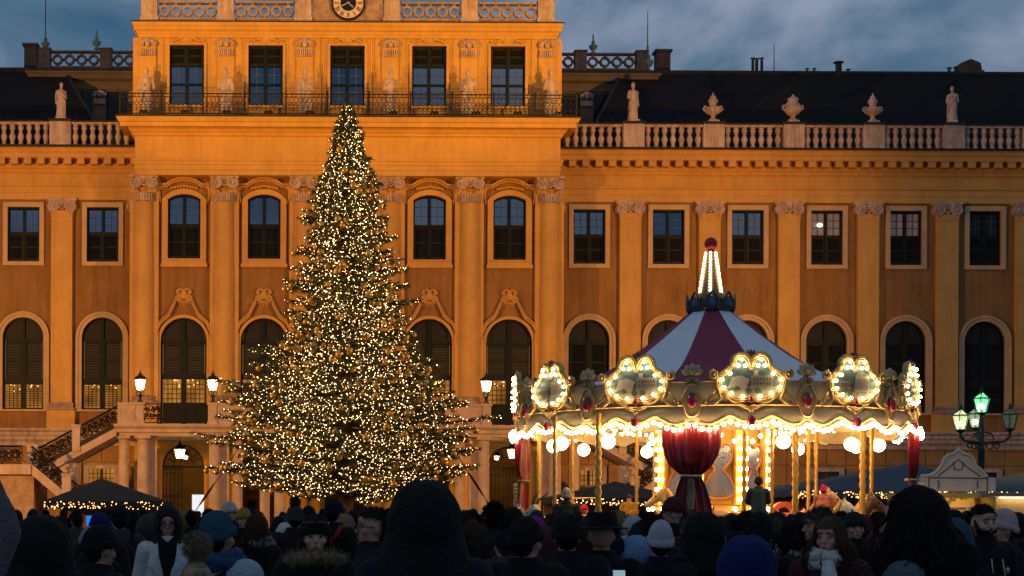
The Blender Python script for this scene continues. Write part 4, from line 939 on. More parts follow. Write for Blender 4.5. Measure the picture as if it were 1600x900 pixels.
# light chains: thousands of tiny warm bulbs, and gold baubles
M_FAIRY = mat('warm_fairy_bulb', (1, .8, .5), emit=(1, .63, .28), estr=15)
fb = MB(); octv = [(1,0,0),(-1,0,0),(0,1,0),(0,-1,0),(0,0,1),(0,0,-1)]; octf = [(0,2,4),(2,1,4),(1,3,4),(3,0,4),(2,0,5),(1,2,5),(3,1,5),(0,3,5)]
cand = [p for p, s, a in tips if s > .25 and (math.sin(a) < .6 or s > .8)]; rt.shuffle(cand)
for p in cand[:17000]:
    r = rt.choice((.009, .010, .011, .012, .018)); o = Vector((rt.uniform(-.08, .08), rt.uniform(-.08, .08), rt.uniform(-.06, .08)))
    fb.add([(p.x+o.x+r*x, p.y+o.y+r*y, p.z+o.z+r*z) for x, y, z in octv], octf)
inner_ = [p for p, s, a in tips if s < .6]; rt.shuffle(inner_)
for p in inner_[:6000]:
    r = .016; fb.add([(p.x*.96+r*x, p.y*.96+r*y, p.z+r*z) for x, y, z in octv], octf)
for k in range(46):                        # thick cluster at the tip
    z = ztop_f + .1 - rt.random()*.85; r = .16*(ztop_f+.1-z+.1); a = rt.random()*7; fb.add([(r*math.cos(a)+.03*x, r*math.sin(a)+.03*y, z+.03*w) for x, y, w in octv], octf)
tag(obj('fairy_lights', fb, FIR, mats=M_FAIRY), kind='stuff')
bau = MB().sphere((0, 0, 0), .105, 12, 8).lathe([(.02, .10), (.025, .13), (.01, .15)], 6).mesh('bauble', mat('gold_bauble', (.72, .42, .07), .35, .6), 60)
bau2 = bau.copy(); bau2.materials.clear(); bau2.materials.append(mat('clear_bauble', (.60, .45, .18), .25, .6))
sel = [p for p, s, a in tips if s > .7 and math.sin(a) < .1 and p.z < ztop_f-1.3]; rt.shuffle(sel)
for i, p in enumerate(sel[:285]): obj('bauble', bau if i % 5 else bau2, FIR, (p.x*1.03, p.y*1.03-.04, p.z-.1), scale=rt.uniform(.85, 1.3))
# guy ropes with chain hoists
def guy(a, b, label, hoist=.86):
    a, b = Vector(a), Vector(b); t = thing('guy_rope', label, 'rope', tuple(b), 0, 'guy ropes of the fir')
    A = a-b; obj('rope', MB().tube([(0,0,0), tuple(A)], .018, 5), t, mats=M_IRON)
    h0, h1 = A*.10, A*.25; obj('chain_hoist', MB().tube([tuple(h0), tuple(h0.lerp(h1, .3)), tuple(h0.lerp(h1, .7)), tuple(h1)], [.03, .055, .05, .02], 6), t, mats=M_IRON)
guy(at(590, 520, YF), at(772, 800, 66), 'steel guy rope from the fir down beside the far gateway')
guy(at(470, 560, YF), at(296, 812, 66), 'steel guy rope from the fir down past the white screen')
# ================================================================== the carousel
CX, CY = 8.73, 33.7; TH = math.atan2(CX, CY); RC = 4.05
CAR = thing('carousel', 'bulb lit fairground carousel with striped canopy and picture boards', 'carousel', (CX, CY, 0), -TH)
# local frame: -y faces the photographer; angle a runs from -y toward +x
def cpos(a, r, z=0): return (r*math.sin(a), -r*math.cos(a), z)
def cp_(name, mb, m, smooth=0, parent=None, loc=(0,0,0), rot=None): return obj(name, mb, parent or CAR, loc, m, rot=rot, smooth=smooth)
M_CREAM = mat('cream_carousel_paint', (.50, .385, .20), .5, var=.2, vscale=3, spec=.5)
M_GILT = mat('gilt_moulding', (.55, .36, .14), .35, .55, var=.2, vscale=8)
M_RUBY = mat('ruby_paint', (.22, .008, .03), .2, spec=.7); M_RED = mat('red_curtain_paint', (.17, .007, .009), .28, var=.2, vscale=3, spec=.6)
M_BRASS = mat('polished_brass', (.66, .37, .07), .35, .45); M_DRUM = mat('golden_drum_paint', (.60, .34, .07), .5, var=.15, vscale=2)
M_BULB = mat('carousel_bulb', (1, .9, .7), emit=(1, .66, .30), estr=42); M_BULB3 = mat('drum_bulb', (1, .9, .7), emit=(1, .66, .30), estr=24); M_BULB2 = mat('small_carousel_bulb', (1, .9, .7), emit=(1, .66, .30), estr=10); M_GLOBE = mat('white_globe_lamp', (1, .95, .85), emit=(1, .72, .38), estr=9)
M_STRW = mat('white_canopy_canvas', (.78, .78, .80), .8, bump=.1, bscale=8); M_STRR = mat('maroon_canopy_canvas', (.27, .030, .075), .8, bump=.1, bscale=8)
bulb_mesh = MB().sphere((0, 0, 0), .042, 8, 6).mesh('bulb', M_BULB, 180)
obj('platform', MB().lathe([(4.0, .05), (4.05, .10), (4.05, .36), (3.98, .40)], 48), CAR, mats=M_WOOD)
obj('platform_edge', MB().lathe([(4.06, .12), (4.09, .2), (4.06, .34)], 48, cap=False), CAR, mats=M_GILT, smooth=60)
# canopy: ten alternating canvas gores, slightly hollow
ctop = [(.44, 6.00), (.62, 5.86), (.86, 5.67), (1.16, 5.44), (1.5, 5.19), (1.84, 4.95), (2.25, 4.71), (2.9, 4.42), (3.85, 4.10)]
for i in range(10):
    a0 = rad(-9 - 5 + 36*i); v = []; m = 6
    for r, z in ctop:
        for k in range(m+1):
            s = k/m; a = a0 + rad(36)*s; sag = 1 - .012*math.sin(PI*s); v.append(cpos(a, r*sag, z - .05*math.sin(PI*s)*min(1, r/2)))
    f = [(j*(m+1)+k, j*(m+1)+k+1, (j+1)*(m+1)+k+1, (j+1)*(m+1)+k) for j in range(len(ctop)-1) for k in range(m)]
    cp_('canopy_gore', MB().add(v, f), M_STRR if i % 2 == 0 else M_STRW, 60)
# finial: crown with blue gems, bulb cone, red ball
sp = obj('spire', MB().lathe([(.40, 6.02), (.30, 6.2), (.24, 6.42), (.16, 6.8), (.10, 7.28), (.07, 7.30), (.06, 7.36)], 16), CAR, mats=mat('ivory_spire_paint', (.15, .12, .07), .5), smooth=50)
bulb2_mesh = bulb_mesh.copy(); bulb2_mesh.materials.clear(); bulb2_mesh.materials.append(M_BULB2)
bulb3_mesh = bulb_mesh.copy(); bulb3_mesh.materials.clear(); bulb3_mesh.materials.append(M_BULB3)
for i in range(6):
    for k in range(13):
        z = 6.44 + .82*k/12; r = .235 + (.10-.235)*k/12; a = rad(60*i-2); obj('bulb', bulb2_mesh, sp, cpos(a, r+.02, z), scale=.68)
obj('ball', MB().sphere((0, 0, 7.47), .135, 20, 14), sp, mats=mat('red_glitter_ball', (.50, .015, .035), .35, var=.5, vscale=40), smooth=180)
M_CRG = mat('dark_crown_paint', (.07, .075, .045), .5, .3, var=.4, vscale=10)
cr = obj('crown', MB().lathe([(.44, 5.98), (.50, 6.02), (.42, 6.08), (.40, 6.14)], 20), CAR, mats=M_CRG, smooth=50)
gem = MB().sphere((0, 0, 0), (.10, .05, .15), 10, 8).mesh('gem', mat('blue_enamel_gem', (.02, .06, .14), .2, spec=.7), 180)
for i in range(8):
    a = rad(45*i+4); p = cpos(a, .46, 6.16)
    l = MB(); 
    for s in (-1, 1): l.tube([(0, .02, -.16), (s*.11, .0, -.06), (s*.12, -.02, .06), (s*.06, -.04, .16), (0, -.06, .24)], [.03, .04, .04, .03, .015], 5)
    l.tube([(0.17, .02, -.12), (.19, 0, .04), (.16, -.02, .10)], .03, 5)
    lf = obj('crown_leaf', l, cr, p, M_CRG, rot=(-.1, 0, a)); 
    obj('gem', gem, cr, cpos(a, .475, 6.15), rot=(0, 0, a))
# rounding board: twelve bays, upper band and scalloped lower band
def band(a0, a1, prof, m=10):
    v = []; 
    for r, z in prof:
        for k in range(m+1): v.append(cpos(a0+(a1-a0)*k/m, r, z))
    return v, [(j*(m+1)+k+1, j*(m+1)+k, (j+1)*(m+1)+k, (j+1)*(m+1)+k+1) for j in range(len(prof)-1) for k in range(m)]
def scallop(u): 
    """lower edge height across a bay, u from 0 (finial) to 1"""
    u = abs(u-.5)*2                     # 0 centre gem, 1 bay joint
    return 3.32 + .02*(u < .12) + .12*math.exp(-((u-.36)/.17)**2) + .0*u - .03*math.exp(-((u-.72)/.12)**2) + .08*math.exp(-((u-1)/.10)**2)
bw = rad(30)
pict = [mat('teal_painted_sky', (.035, .075, .085), .5, var=.3, vscale=5), mat('grey_painted_houses', (.15, .14, .12), .6), mat('pale_painted_ground', (.18, .165, .13), .6, var=.25, vscale=9), mat('olive_painted_trees', (.04, .06, .03), .6, var=.3, vscale=9), mat('dark_painted_window', (.03, .035, .04), .5), mat('white_painted_church', (.25, .24, .22), .6)]
def trefoil(k=1.0):
    """cloud shaped picture outline: two round lobes on top, broad swelling sides, soft bottom"""
    half = []; g = (1-k)*.42            # inset
    def arc_(cx, cz, r, d0, d1, n):
        for i in range(n+1): t = rad(d0+(d1-d0)*i/n); half.append((cx+(r-g)*math.cos(t), cz+(r-g)*math.sin(t)))
    half.append((0, .80-g*1.3)); arc_(.195, .83, .20, 165, -12, 12); arc_(.405, .44, .275, 68, -72, 12); arc_(.20, .50, .46, -68, -88, 3); half.append((0, .06+g))
    return half + [(-x, z) for x, z in half[::-1][1:-1]]
bulb_spots = [(.195, .90), (.125, .775), (.265, .775), (.43, .615), (.575, .49), (.55, .335), (.40, .22), (.17, .155)]
def smooth_loop(pts, n=2):
    for _ in range(n):
        q = []
        for i in range(len(pts)):
            a, b = pts[i], pts[(i+1) % len(pts)]; q += [(a[0]*.75+b[0]*.25, a[1]*.75+b[1]*.25), (a[0]*.25+b[0]*.75, a[1]*.25+b[1]*.75)]
        pts = q
    return pts
outl = trefoil(1.0); inn = trefoil(.80)
backm = MB().prism(outl, 0, .05).mesh('backing', M_CREAM)
ringm = MB()
for kk, dy, rr in ((1.0, -.03, .035), (.91, -.045, .022), (.80, -.02, .026)):
    lp_ = trefoil(kk); ringm.tube([(x, dy, z) for x, z in lp_+lp_[:1]], rr, 6, cap=False)
ringm = ringm.mesh('frame', M_GILT, 180)
crest = MB()
for i in range(7): a = PI*(i/6); crest.tube([(0, 0, .90), (.10*math.cos(a), -.03, .95+.10*math.sin(a)), (.15*math.cos(a), -.02, .97+.14*math.sin(a))], [.03, .035, .012], 5)
crest = crest.mesh('crest', mat('plum_crest_paint', (.10, .03, .05), .5), 180)
vols = []
for s in (-1, 1):
    vol = MB(); volute(vol, s*.74, .60, .10, -.06, .02, -s, 1.6); vol.tube([(s*.70, -.03, .52), (s*.66, -.03, .30), (s*.60, -.03, .12), (s*.74, -.04, .0), (s*.88, -.03, -.02), (s*.80, -.03, .10)], [.03, .04, .05, .05, .03, .01], 6); vol.tube([(s*.66, -.02, .30), (s*.82, -.03, .14), (s*.90, -.02, .02)], .03, 5); vols.append(vol.mesh('scrollwork', M_GILT, 180))
vol = MB(); vol.tube([(-.22, -.04, -.02), (-.1, -.06, -.07), (0, -.07, -.10), (.1, -.06, -.07), (.22, -.04, -.02)], .035, 6); vol.sphere((0, -.06, -.12), (.05, .04, .06), 8, 6); pend = vol.mesh('pendant', M_GILT, 180)
gemr = MB().sphere((0, 0, 0), (.055, .04, .075), 10, 8).mesh('gem', M_RUBY, 180)
fl = MB(); fl.box(-.04, .04, -.04, .03, .0, .10)
for i in range(5): a = PI*(.05+.225*i); fl.tube([(0, -.02, .14), (.13*math.cos(a), -.06, .16+.10*math.sin(a)), (.20*math.cos(a), -.02, .17+.17*math.sin(a))], [.05, .075, .02], 6)
fl.sphere((0, -.08, .20), .065, 8, 6)
for s in (-1, 1): volute(fl, s*.08, .02, .055, -.06, .02, s, 1.3)
fl = fl.mesh('flower', mat('olive_gilt_flower', (.46, .36, .17), .5, .2, var=.25, vscale=9), 180)
shield = MB(); shl = smooth_loop([(0, .04), (.10, .08), (.14, .22), (.20, .40), (.10, .56), (.05, .66), (-.05, .66), (-.10, .56), (-.20, .40), (-.14, .22), (-.10, .08)]); shield.prism([(x, z-.1) for x, z in shl], -.02, .03); shield.tube([(x, -.03, z-.1) for x, z in shl+shl[:1]], .018, 5, cap=False); shield = shield.mesh('shield', M_GILT, 60)
gemb = MB().sphere((0, 0, 0), (.095, .07, .15), 12, 8).mesh('gem', M_RUBY, 180)
rs2 = random.Random(8)
def painting(kind):
    """a little townscape painted in the picture board, in low relief"""
    s = MB(); s.cur = 0; s.prism(inn, -.012, -.004)
    low = [(x, min(z, .40)) for x, z in inn if True]
    s.cur = 2; s.prism([p for p in inn if p[1] < .38], -.018, -.013)
    def hs(x0, x1, z0, z1, cur, y=-.024): s.cur = cur; s.prism([(x0, z0), (x1, z0), (x1, z1), (x0, z1)], y, y+.004)
    if kind % 3 == 0:
        hs(.0, .44, .34, .58, 1); hs(.05, .14, .58, .68, 5, -.026); s.cur = 5; s.prism([(-.46, .32), (-.1, .32), (-.02, .50), (-.2, .58), (-.38, .54)], -.024, -.02)
        for i in range(6):
            for j in range(2): hs(.06+.062*i, .085+.062*i, .39+.09*j, .44+.09*j, 4, -.029)
    elif kind % 3 == 1:
        hs(-.44, -.1, .34, .50, 1); hs(.02, .40, .30, .62, 5)
        for i in range(7): hs(.05+.05*i, .07+.05*i, .34, .56, 1, -.028); hs(-.42+.05*i, -.40+.05*i, .38, .46, 4, -.029)
        s.cur = 1; s.prism([(.0, .62), (.42, .62), (.21, .72)], -.026, -.021)
    else:
        hs(-.42, .42, .44, .48, 4); hs(-.4, .4, .32, .36, 4)
        for i in range(5): s.cur = 1; s.annulus((-.34+.17*i, -.022, .42), .001, .05, 0, .006, 10)
        hs(-.06, .02, .36, .60, 3, -.027)
    s.cur = 3
    for i in range(6): x = rs2.uniform(-.5, .5); s.sphere((x, -.02, .26+rs2.uniform(-.04, .06)), (.07, .008, .06), 7, 5)
    return s.mesh('painting', pict)
paints = [painting(i) for i in range(3)]
for b in range(12):
    ac = rad(10.4 + 30*b); vis = math.cos(ac) > -.25
    by = obj('rounding_board', None, CAR)
    v, f = band(ac-bw/2, ac+bw/2, [(3.98, 4.20), (4.03, 4.19), (4.05, 3.80), (4.02, 3.75)]); obj('upper_board', MB().add(v, f), by, mats=M_CREAM, smooth=60)
    m = 28; v = []
    for r, tt_ in ((4.02, 0), (4.10, .35), (4.14, .75), (4.12, 1.0), (4.08, 1.0)):
        for k in range(m+1):
            uu = k/m; a = ac-bw/2+bw*uu; zlo_ = scallop(uu); v.append(cpos(a, r, 3.75+(zlo_-3.75)*tt_))
    f = [(j*(m+1)+k+1, j*(m+1)+k, (j+1)*(m+1)+k, (j+1)*(m+1)+k+1) for j in range(4) for k in range(m)]
    obj('lower_board', MB().add(v, f), by, mats=M_CREAM, smooth=60)
    tr = MB(); tr.tube([cpos(ac-bw/2+bw*k/12, 4.06, 3.755) for k in range(13)], .02, 5); tr.tube([cpos(ac-bw/2+bw*k/40, 4.15, scallop(k/40)+.015) for k in range(41)], .022, 5); tr.tube([cpos(ac-bw/2+bw*(.06+.88*k/40), 4.15, scallop(.06+.88*k/40)+.10) for k in range(41)], .013, 4)
    tr.tube([cpos(ac-bw/2+bw*k/12, 4.03, 4.20) for k in range(13)], .018, 5)
    obj('trim', tr, by, mats=M_GILT, smooth=60)
    obj('gem', gemb, by, cpos(ac, 4.18, 3.42), rot=(0, 0, ac), scale=.9)
    if vis:
        for k in range(17):
            uu = (k+.5)/17; a = ac-bw/2+bw*uu; obj('bulb', bulb_mesh, by, cpos(a, 4.215, scallop(uu)-.015))
    pb = obj('picture_board', None, CAR, cpos(ac, 4.07, 3.76), rot=(0, 0, ac), scale=.93)
    obj('backing', backm, pb); obj('frame', ringm, pb); obj('painting', paints[(b+ (0 if b != 11 else 1)) % 3], pb, (0, -.012, 0)); obj('crest', crest, pb); obj('scrollwork', vols[0], pb); obj('scrollwork', vols[1], pb); obj('pendant', pend, pb); obj('gem', gemr, pb, (0, -.07, .09))
    if vis:
        for x, z in bulb_spots:
            for s in (-1, 1): obj('bulb', bulb_mesh, pb, (s*x, -.105, z), scale=.80)
    aj = ac + bw/2; fn = obj('finial', fl, CAR, cpos(aj, 4.06, 4.20), rot=(0, 0, aj)); obj('shield', shield, fn, (0, -.03, -.62)); obj('gem', gemb, fn, (0, -.08, -.36))
# ceiling, sweeps and the rows of bulbs under it
cp_('ceiling', MB().lathe([(1.1, 3.72), (2.6, 3.70), (3.98, 3.68), (3.98, 3.71), (1.1, 3.76)], 36, cap=False), M_DRUM, 60)
inner = MB()
for k in range(96):
    a = 2*PI*k/96; 
    if math.cos(a) > -.9: inner.sphere(cpos(a, 3.80, 3.45+.05*math.sin(k*PI/4)), .038, 6, 4)
for i in range(24):
    a = rad(15*i+3)
    for k in range(9): inner.sphere(cpos(a, 1.5+2.2*k/8, 3.60-.10*math.sin(PI*k/8)), .036, 6, 4)
tag(cp_('ceiling_bulbs', inner, M_BULB3, 180), kind='stuff')
for i in range(24): cp_('sweep', MB().tube([cpos(rad(15*i+3), 1.1, 3.70), cpos(rad(15*i+3), 3.9, 3.62)], .035, 5), M_GILT)
inb = MB()
for k in range(12):
    a0 = rad(30*k+10.4-15); v = []; m = 14
    for j in range(m+1): u_ = j/m; a = a0+rad(30)*u_; v += [cpos(a, 3.72, 3.68), cpos(a, 3.72, 3.42-.14*math.sin(PI*u_))]
    o = cp_('inner_scallop', MB().add(v, [(2*j, 2*j+1, 2*j+3, 2*j+2) for j in range(m)]), M_CREAM, 60)
globe = MB().sphere((0, 0, 0), .145, 16, 12).mesh('globe_lamp', M_GLOBE, 180)
ndeg = lambda px, Y: at(px, 690, Y)
for px, py, Y in ((865, 697, 33.4), (877, 693, 32.2), (912, 703, 36.5), (950, 690, 31.2), (1011, 706, 37), (1224, 690, 31.6), (1247, 702, 36.2), (1330, 694, 33), (1338, 698, 35), (1373, 696, 34.6)):
    w = at(px, py, Y) - Vector((CX, CY, 0)); q = Matrix.Rotation(TH, 3, 'Z') @ w
    gl_ = obj('globe_lamp', globe, CAR, q); obj('hanger', MB().tube([(0, 0, .14), (0, 0, 3.7-q.z)], .015, 5), gl_, mats=M_BRASS)
# centre drum: eight mirrored panels between bulb studded ribs
dr = obj('drum', MB().lathe([(1.16, .4), (1.16, 1.75), (1.20, 1.78), (1.20, 1.86), (1.10, 1.9), (1.05, 3.74)], 8, a0=rad(22.5+10)), CAR, mats=M_DRUM)
M_MIRR = mat('old_mirror', (.50, .50, .46), .18, .8)
mir = smooth_loop([(0, 1.05), (.10, 1.16), (.24, 1.12), (.30, .95), (.22, .74), (.06, .62), (.22, .46), (.34, .22), (.30, .06), (0, .0), (-.30, .06), (-.34, .22), (-.22, .46), (-.06, .62), (-.22, .74), (-.30, .95), (-.24, 1.12), (-.10, 1.16)])
mir_mesh = MB().prism(mir, -.02, .0).mesh('mirror', M_MIRR)
mfr = MB(); mfr.tube([(x, -.03, z) for x, z in mir+mir[:1]], .03, 5, cap=False); mfr = mfr.mesh('mirror_frame', mat('coral_gilt_frame', (.50, .20, .08), .45, .2), 180)
for i in range(8):
    a = rad(45*i+10); p = cpos(a, 1.0, 1.98); 
    mo = obj('mirror', mir_mesh, dr, cpos(a, 1.05, 2.0), rot=(0, 0, a)); obj('mirror_frame', mfr, dr, cpos(a, 1.05, 2.0), rot=(0, 0, a))
    obj('low_cartouche', MB().prism([(x*1.1, z*.34) for x, z in outl], -.03, 0), dr, cpos(a, 1.12, 1.2), mats=M_CREAM, rot=(0, 0, a))
    aj = a+rad(22.5)
    obj('rib', MB().box(-.14, .14, -.06, .06, 1.88, 3.6), dr, cpos(aj, 1.13, 0), mats=M_DRUM, rot=(0, 0, aj))
    if math.cos(a) > -.2:
        for s in (-1, 1):
            for k in range(8): obj('bulb', bulb3_mesh, dr, tuple(Vector(cpos(aj, 1.24, 2.0+.21*k)) + Vector((s*.07*math.cos(aj), s*.07*math.sin(aj), 0))), scale=1.1)
        for x, z in ((-.3, 1.80), (.3, 1.80), (-.28, 3.2), (.28, 3.2), (0, 3.32), (-.30, 1.55), (.3, 1.5), (.36, 1.25)): obj('bulb', bulb3_mesh, dr, tuple(Vector(cpos(a, 1.24, z)) + Vector((x*math.cos(a), x*math.sin(a), 0))), scale=1.1)
# moulded red curtains at the four supports
def curtain(a, label=None):
    prof_ = [(3.46, .56), (3.25, .56), (3.0, .55), (2.80, .50), (2.62, .40), (2.50, .29), (2.44, .21), (2.38, .21), (2.25, .27), (2.0, .35), (1.7, .41), (1.35, .45), (.45, .48)]
    v = []; m = 32
    for z, w in prof_:
        for k in range(m+1):
            u_ = -1+2*k/m; fold = .035*math.sin(u_*17+z*1.5)*(.6+w) + .03*math.cos(u_*6+z*3); dome = .26*w*(1-u_*u_)**.5 if abs(u_) < 1 else 0
            zz_ = z - (.10*(abs(math.sin(u_*PI)))*(z > 3.3)) - .12*(1-u_*u_)*(2.5 < z < 3.0)
            v.append((w*u_, -dome-fold, zz_))
    f = [(j*(m+1)+k, (j+1)*(m+1)+k, (j+1)*(m+1)+k+1, j*(m+1)+k+1) for j in range(len(prof_)-1) for k in range(m)]
    cu = obj('curtain', MB().add(v, f), CAR, cpos(a, 3.98, 0), M_RED, rot=(0, 0, a), smooth=180)
    obj('tie', MB().lathe([(.20, 2.385), (.225, 2.41), (.20, 2.44)], 18, (0, -.03, 0), sy=.6), cu, mats=mat('pale_gold_rope', (.20, .17, .11), .6))
    ts = MB(); ts.lathe([(.03, 2.36), (.05, 2.30), (.035, 2.22), (.055, 2.15), (.07, 1.95), (.06, 1.78)], 10, (.02, -.20, 0))
    for k in range(6): ts.annulus((.02, -.20, 2.30-.08*k), .03, .065, -.05, .05, 8)
    obj('tassel', ts, cu, mats=MATS['pale_gold_rope'])
for q in range(4): curtain(rad(-5 + 90*q))
# twisted brass poles
def twist(r, h):
    m = MB(); n_ = int(h/.045); v = []; s_ = 8
    for i in range(n_+1):
        z = h*i/n_
        for k in range(s_): a = 2*PI*k/s_; rr = r*(1+.20*math.sin(2*a+z*34)); v.append((rr*math.cos(a), rr*math.sin(a), z))
    m.add(v, [(i*s_+k, i*s_+(k+1) % s_, (i+1)*s_+(k+1) % s_, (i+1)*s_+k) for i in range(n_) for k in range(s_)]); return m.mesh('pole', M_BRASS, 180)
tw = twist(.042, 3.25); tw2 = twist(.06, 3.25)
def cloc(px, Y, z=.4): w = at(px, 700, Y) - Vector((CX, CY, 0)); q = Matrix.Rotation(TH, 3, 'Z') @ w; return (q.x, q.y, z)
for px, Y, me in ((842, 32.9, tw), (867, 31.4, tw), (895, 35.4, tw), (995, 36.6, tw), (1030, 35.6, tw), (1163, 31.0, tw), (1275, 35.5, tw), (1206, 31.7, tw), (1263, 34.8, tw), (1362, 33.0, tw)): obj('pole', me, CAR, cloc(px, Y))
for px, Y in ((935, 30.7), (1243, 30.9), (1348, 31.8)): obj('pole', tw2, CAR, cloc(px, Y))
# ---- carousel animals
def horse_mesh():
    b = MB()
    capsule(b, (-.42, 0, 1.0), (.38, 0, 1.04), .235, .24, 14); b.sphere((-.46, 0, 1.04), (.27, .23, .26), 12, 10)
    capsule(b, (.42, 0, 1.12), (.78, 0, 1.58), .19, .115, 12); capsule(b, (.78, 0, 1.62), (1.08, 0, 1.38), .12, .07, 10); b.sphere((1.10, 0, 1.36), (.085, .07, .075), 8, 6)
    for s in (-1, 1):
        capsule(b, (.76, s*.06, 1.70), (.74, s*.08, 1.83), .035, .012, 6)
        capsule(b, (.40, s*.12, .95), (.72, s*.13, .78), .10, .07); capsule(b, (.72, s*.13, .78), (.60, s*.13, .50), .06, .04); b.sphere((.60, s*.13, .44), (.065, .055, .06), 8, 6)
        capsule(b, (-.52, s*.12, .95), (-.46, s*.14, .66), .14, .085); capsule(b, (-.46, s*.14, .66), (-.74, s*.14, .50), .075, .045); capsule(b, (-.74, s*.14, .5), (-.82, s*.14, .26), .045, .04); b.sphere((-.84, s*.14, .22), (.065, .055, .06), 8, 6)
    return remesh(b, 'body', .022, None, 3)
HB = horse_mesh()
hm_ = MB()
for i in range(34):
    t_ = i/33; x = .735-.36*t_; z = 1.70-.47*t_; w_ = .5+.5*math.sin(i*2.4)
    for q in (1, -1): hm_.tube([(x, 0, z), (x-.05, q*.05, z+.015), (x-.06-.02*w_, q*(.105+.02*t_), z-.08), (x-.03-.03*w_, q*(.125+.05*t_), z-.17-.04*w_)], [.03, .035, .026, .006], 5)
hm_ = hm_.mesh('mane', None, 180)
ht_ = MB(); ht_.tube([(-.70, 0, 1.18), (-.88, 0, 1.14), (-1.0, 0, .92), (-.98, 0, .66), (-1.06, 0, .5)], [.05, .08, .09, .07, .02], 7); ht_ = ht_.mesh('tail', None, 180)
sd_ = MB()
v = []; n_ = 10
for j, x in enumerate((-.32, -.2, 0, .16, .26)):
    for k in range(n_+1): a = rad(-15+210*k/n_); r_ = .262+.03*(j in (0, 4)); v.append((x, r_*math.cos(a), 1.02+r_*math.sin(a)+(.06 if j in (0, 4) else 0)*math.sin(a)))
sd_.add(v, [(j*(n_+1)+k, j*(n_+1)+k+1, (j+1)*(n_+1)+k+1, (j+1)*(n_+1)+k) for j in range(4) for k in range(n_)])
sd_ = sd_.mesh('saddle', None, 60)
he_ = MB()
for s in (-1, 1): he_.sphere((.92, s*.095, 1.56), .022, 6, 5)
he_ = he_.mesh('eye', M_IRON)
def hmat(n_, c): return mat(n_, c, .35, var=.1, vscale=6, spec=.6)
H_CR, H_GO, H_WH, H_BR, H_TE, H_RD = hmat('cream_horse_paint', (.62, .42, .16)), hmat('gold_mane_paint', (.55, .30, .06)), hmat('white_horse_paint', (.62, .55, .44)), hmat('brown_mane_paint', (.12, .06, .03)), hmat('teal_saddle_paint', (.03, .16, .26)), hmat('red_saddle_paint', (.35, .04, .03))
def horse(px, Y, z, body, mane, sad, yaw, sc=1.0):
    o = obj('horse', None, CAR, cloc(px, Y, z), rot=(0, 0, yaw), scale=sc)
    for nm, me, m_ in (('body', HB, body), ('mane', hm_, mane), ('tail', ht_, mane), ('saddle', sd_, sad), ('eye', he_, M_IRON)):
        k = obj(nm, me.copy() if False else me, o)
        if not me.materials: me.materials.append(M_CREAM)
        recolor(k, m_)
    return o
horse(1092, 32.0, .62, H_CR, H_GO, H_RD, PI-.1, .92); horse(868, 31.2, .06, H_WH, H_BR, H_TE, PI-.2); horse(936, 31.0, .26, H_WH, H_BR, H_RD, PI+.1, .9)
horse(1258, 31.0, .22, H_WH, H_GO, H_TE, -.3); horse(1236, 32.3, .45, H_CR, H_RD, H_RD, .2); horse(1300, 32.6, .38, H_BR, H_GO, H_TE, .1); horse(1370, 33.2, .42, H_WH, H_BR, H_RD, 0); horse(1188, 30.4, .36, H_CR, H_BR, H_TE, PI/2)
# antelope with curved horns by the first pole
ho = obj('antelope', None, CAR, cloc(884, 30.9, .22), rot=(0, 0, PI-.5), scale=.95)
for nm, me, m_ in (('body', HB, H_WH), ('tail', ht_, H_BR), ('saddle', sd_, H_RD), ('eye', he_, M_IRON)): recolor(obj(nm, me, ho), m_)
for s in (-1, 1): obj('horn', MB().tube([(.78, s*.05, 1.70), (.72, s*.10, 1.84), (.62, s*.16, 1.92), (.54, s*.18, 2.02)], [.03, .026, .02, .006], 6), ho, mats=H_BR)
# red swan gondola between the far poles, gilded rail by the near one
sg = obj('gondola', None, CAR, cloc(1225, 33.0, .4), rot=(0, 0, .1))
obj('arch', MB().annulus((0, 0, 1.28), .17, .28, -.2, .2, 20, 0, PI), sg, mats=mat('orange_red_gondola_paint', (.50, .11, .05), .4)); obj('seat', MB().box(-.5, .5, -.35, .35, .5, .7).box(-.5, .5, .25, .35, .7, 1.15), sg, mats=H_RD)
rl_ = MB(); 
for x in (-.28, .28): rl_.tube([(x, 0, 0), (x, 0, 1.62)], .02, 5)
for z in (.9, 1.25, 1.6): rl_.tube([(-.28, 0, z), (.28, 0, z)], .018, 5)
cp_('guard_rail', rl_, M_BRASS, 0, None, cloc(914, 31.6, .4))
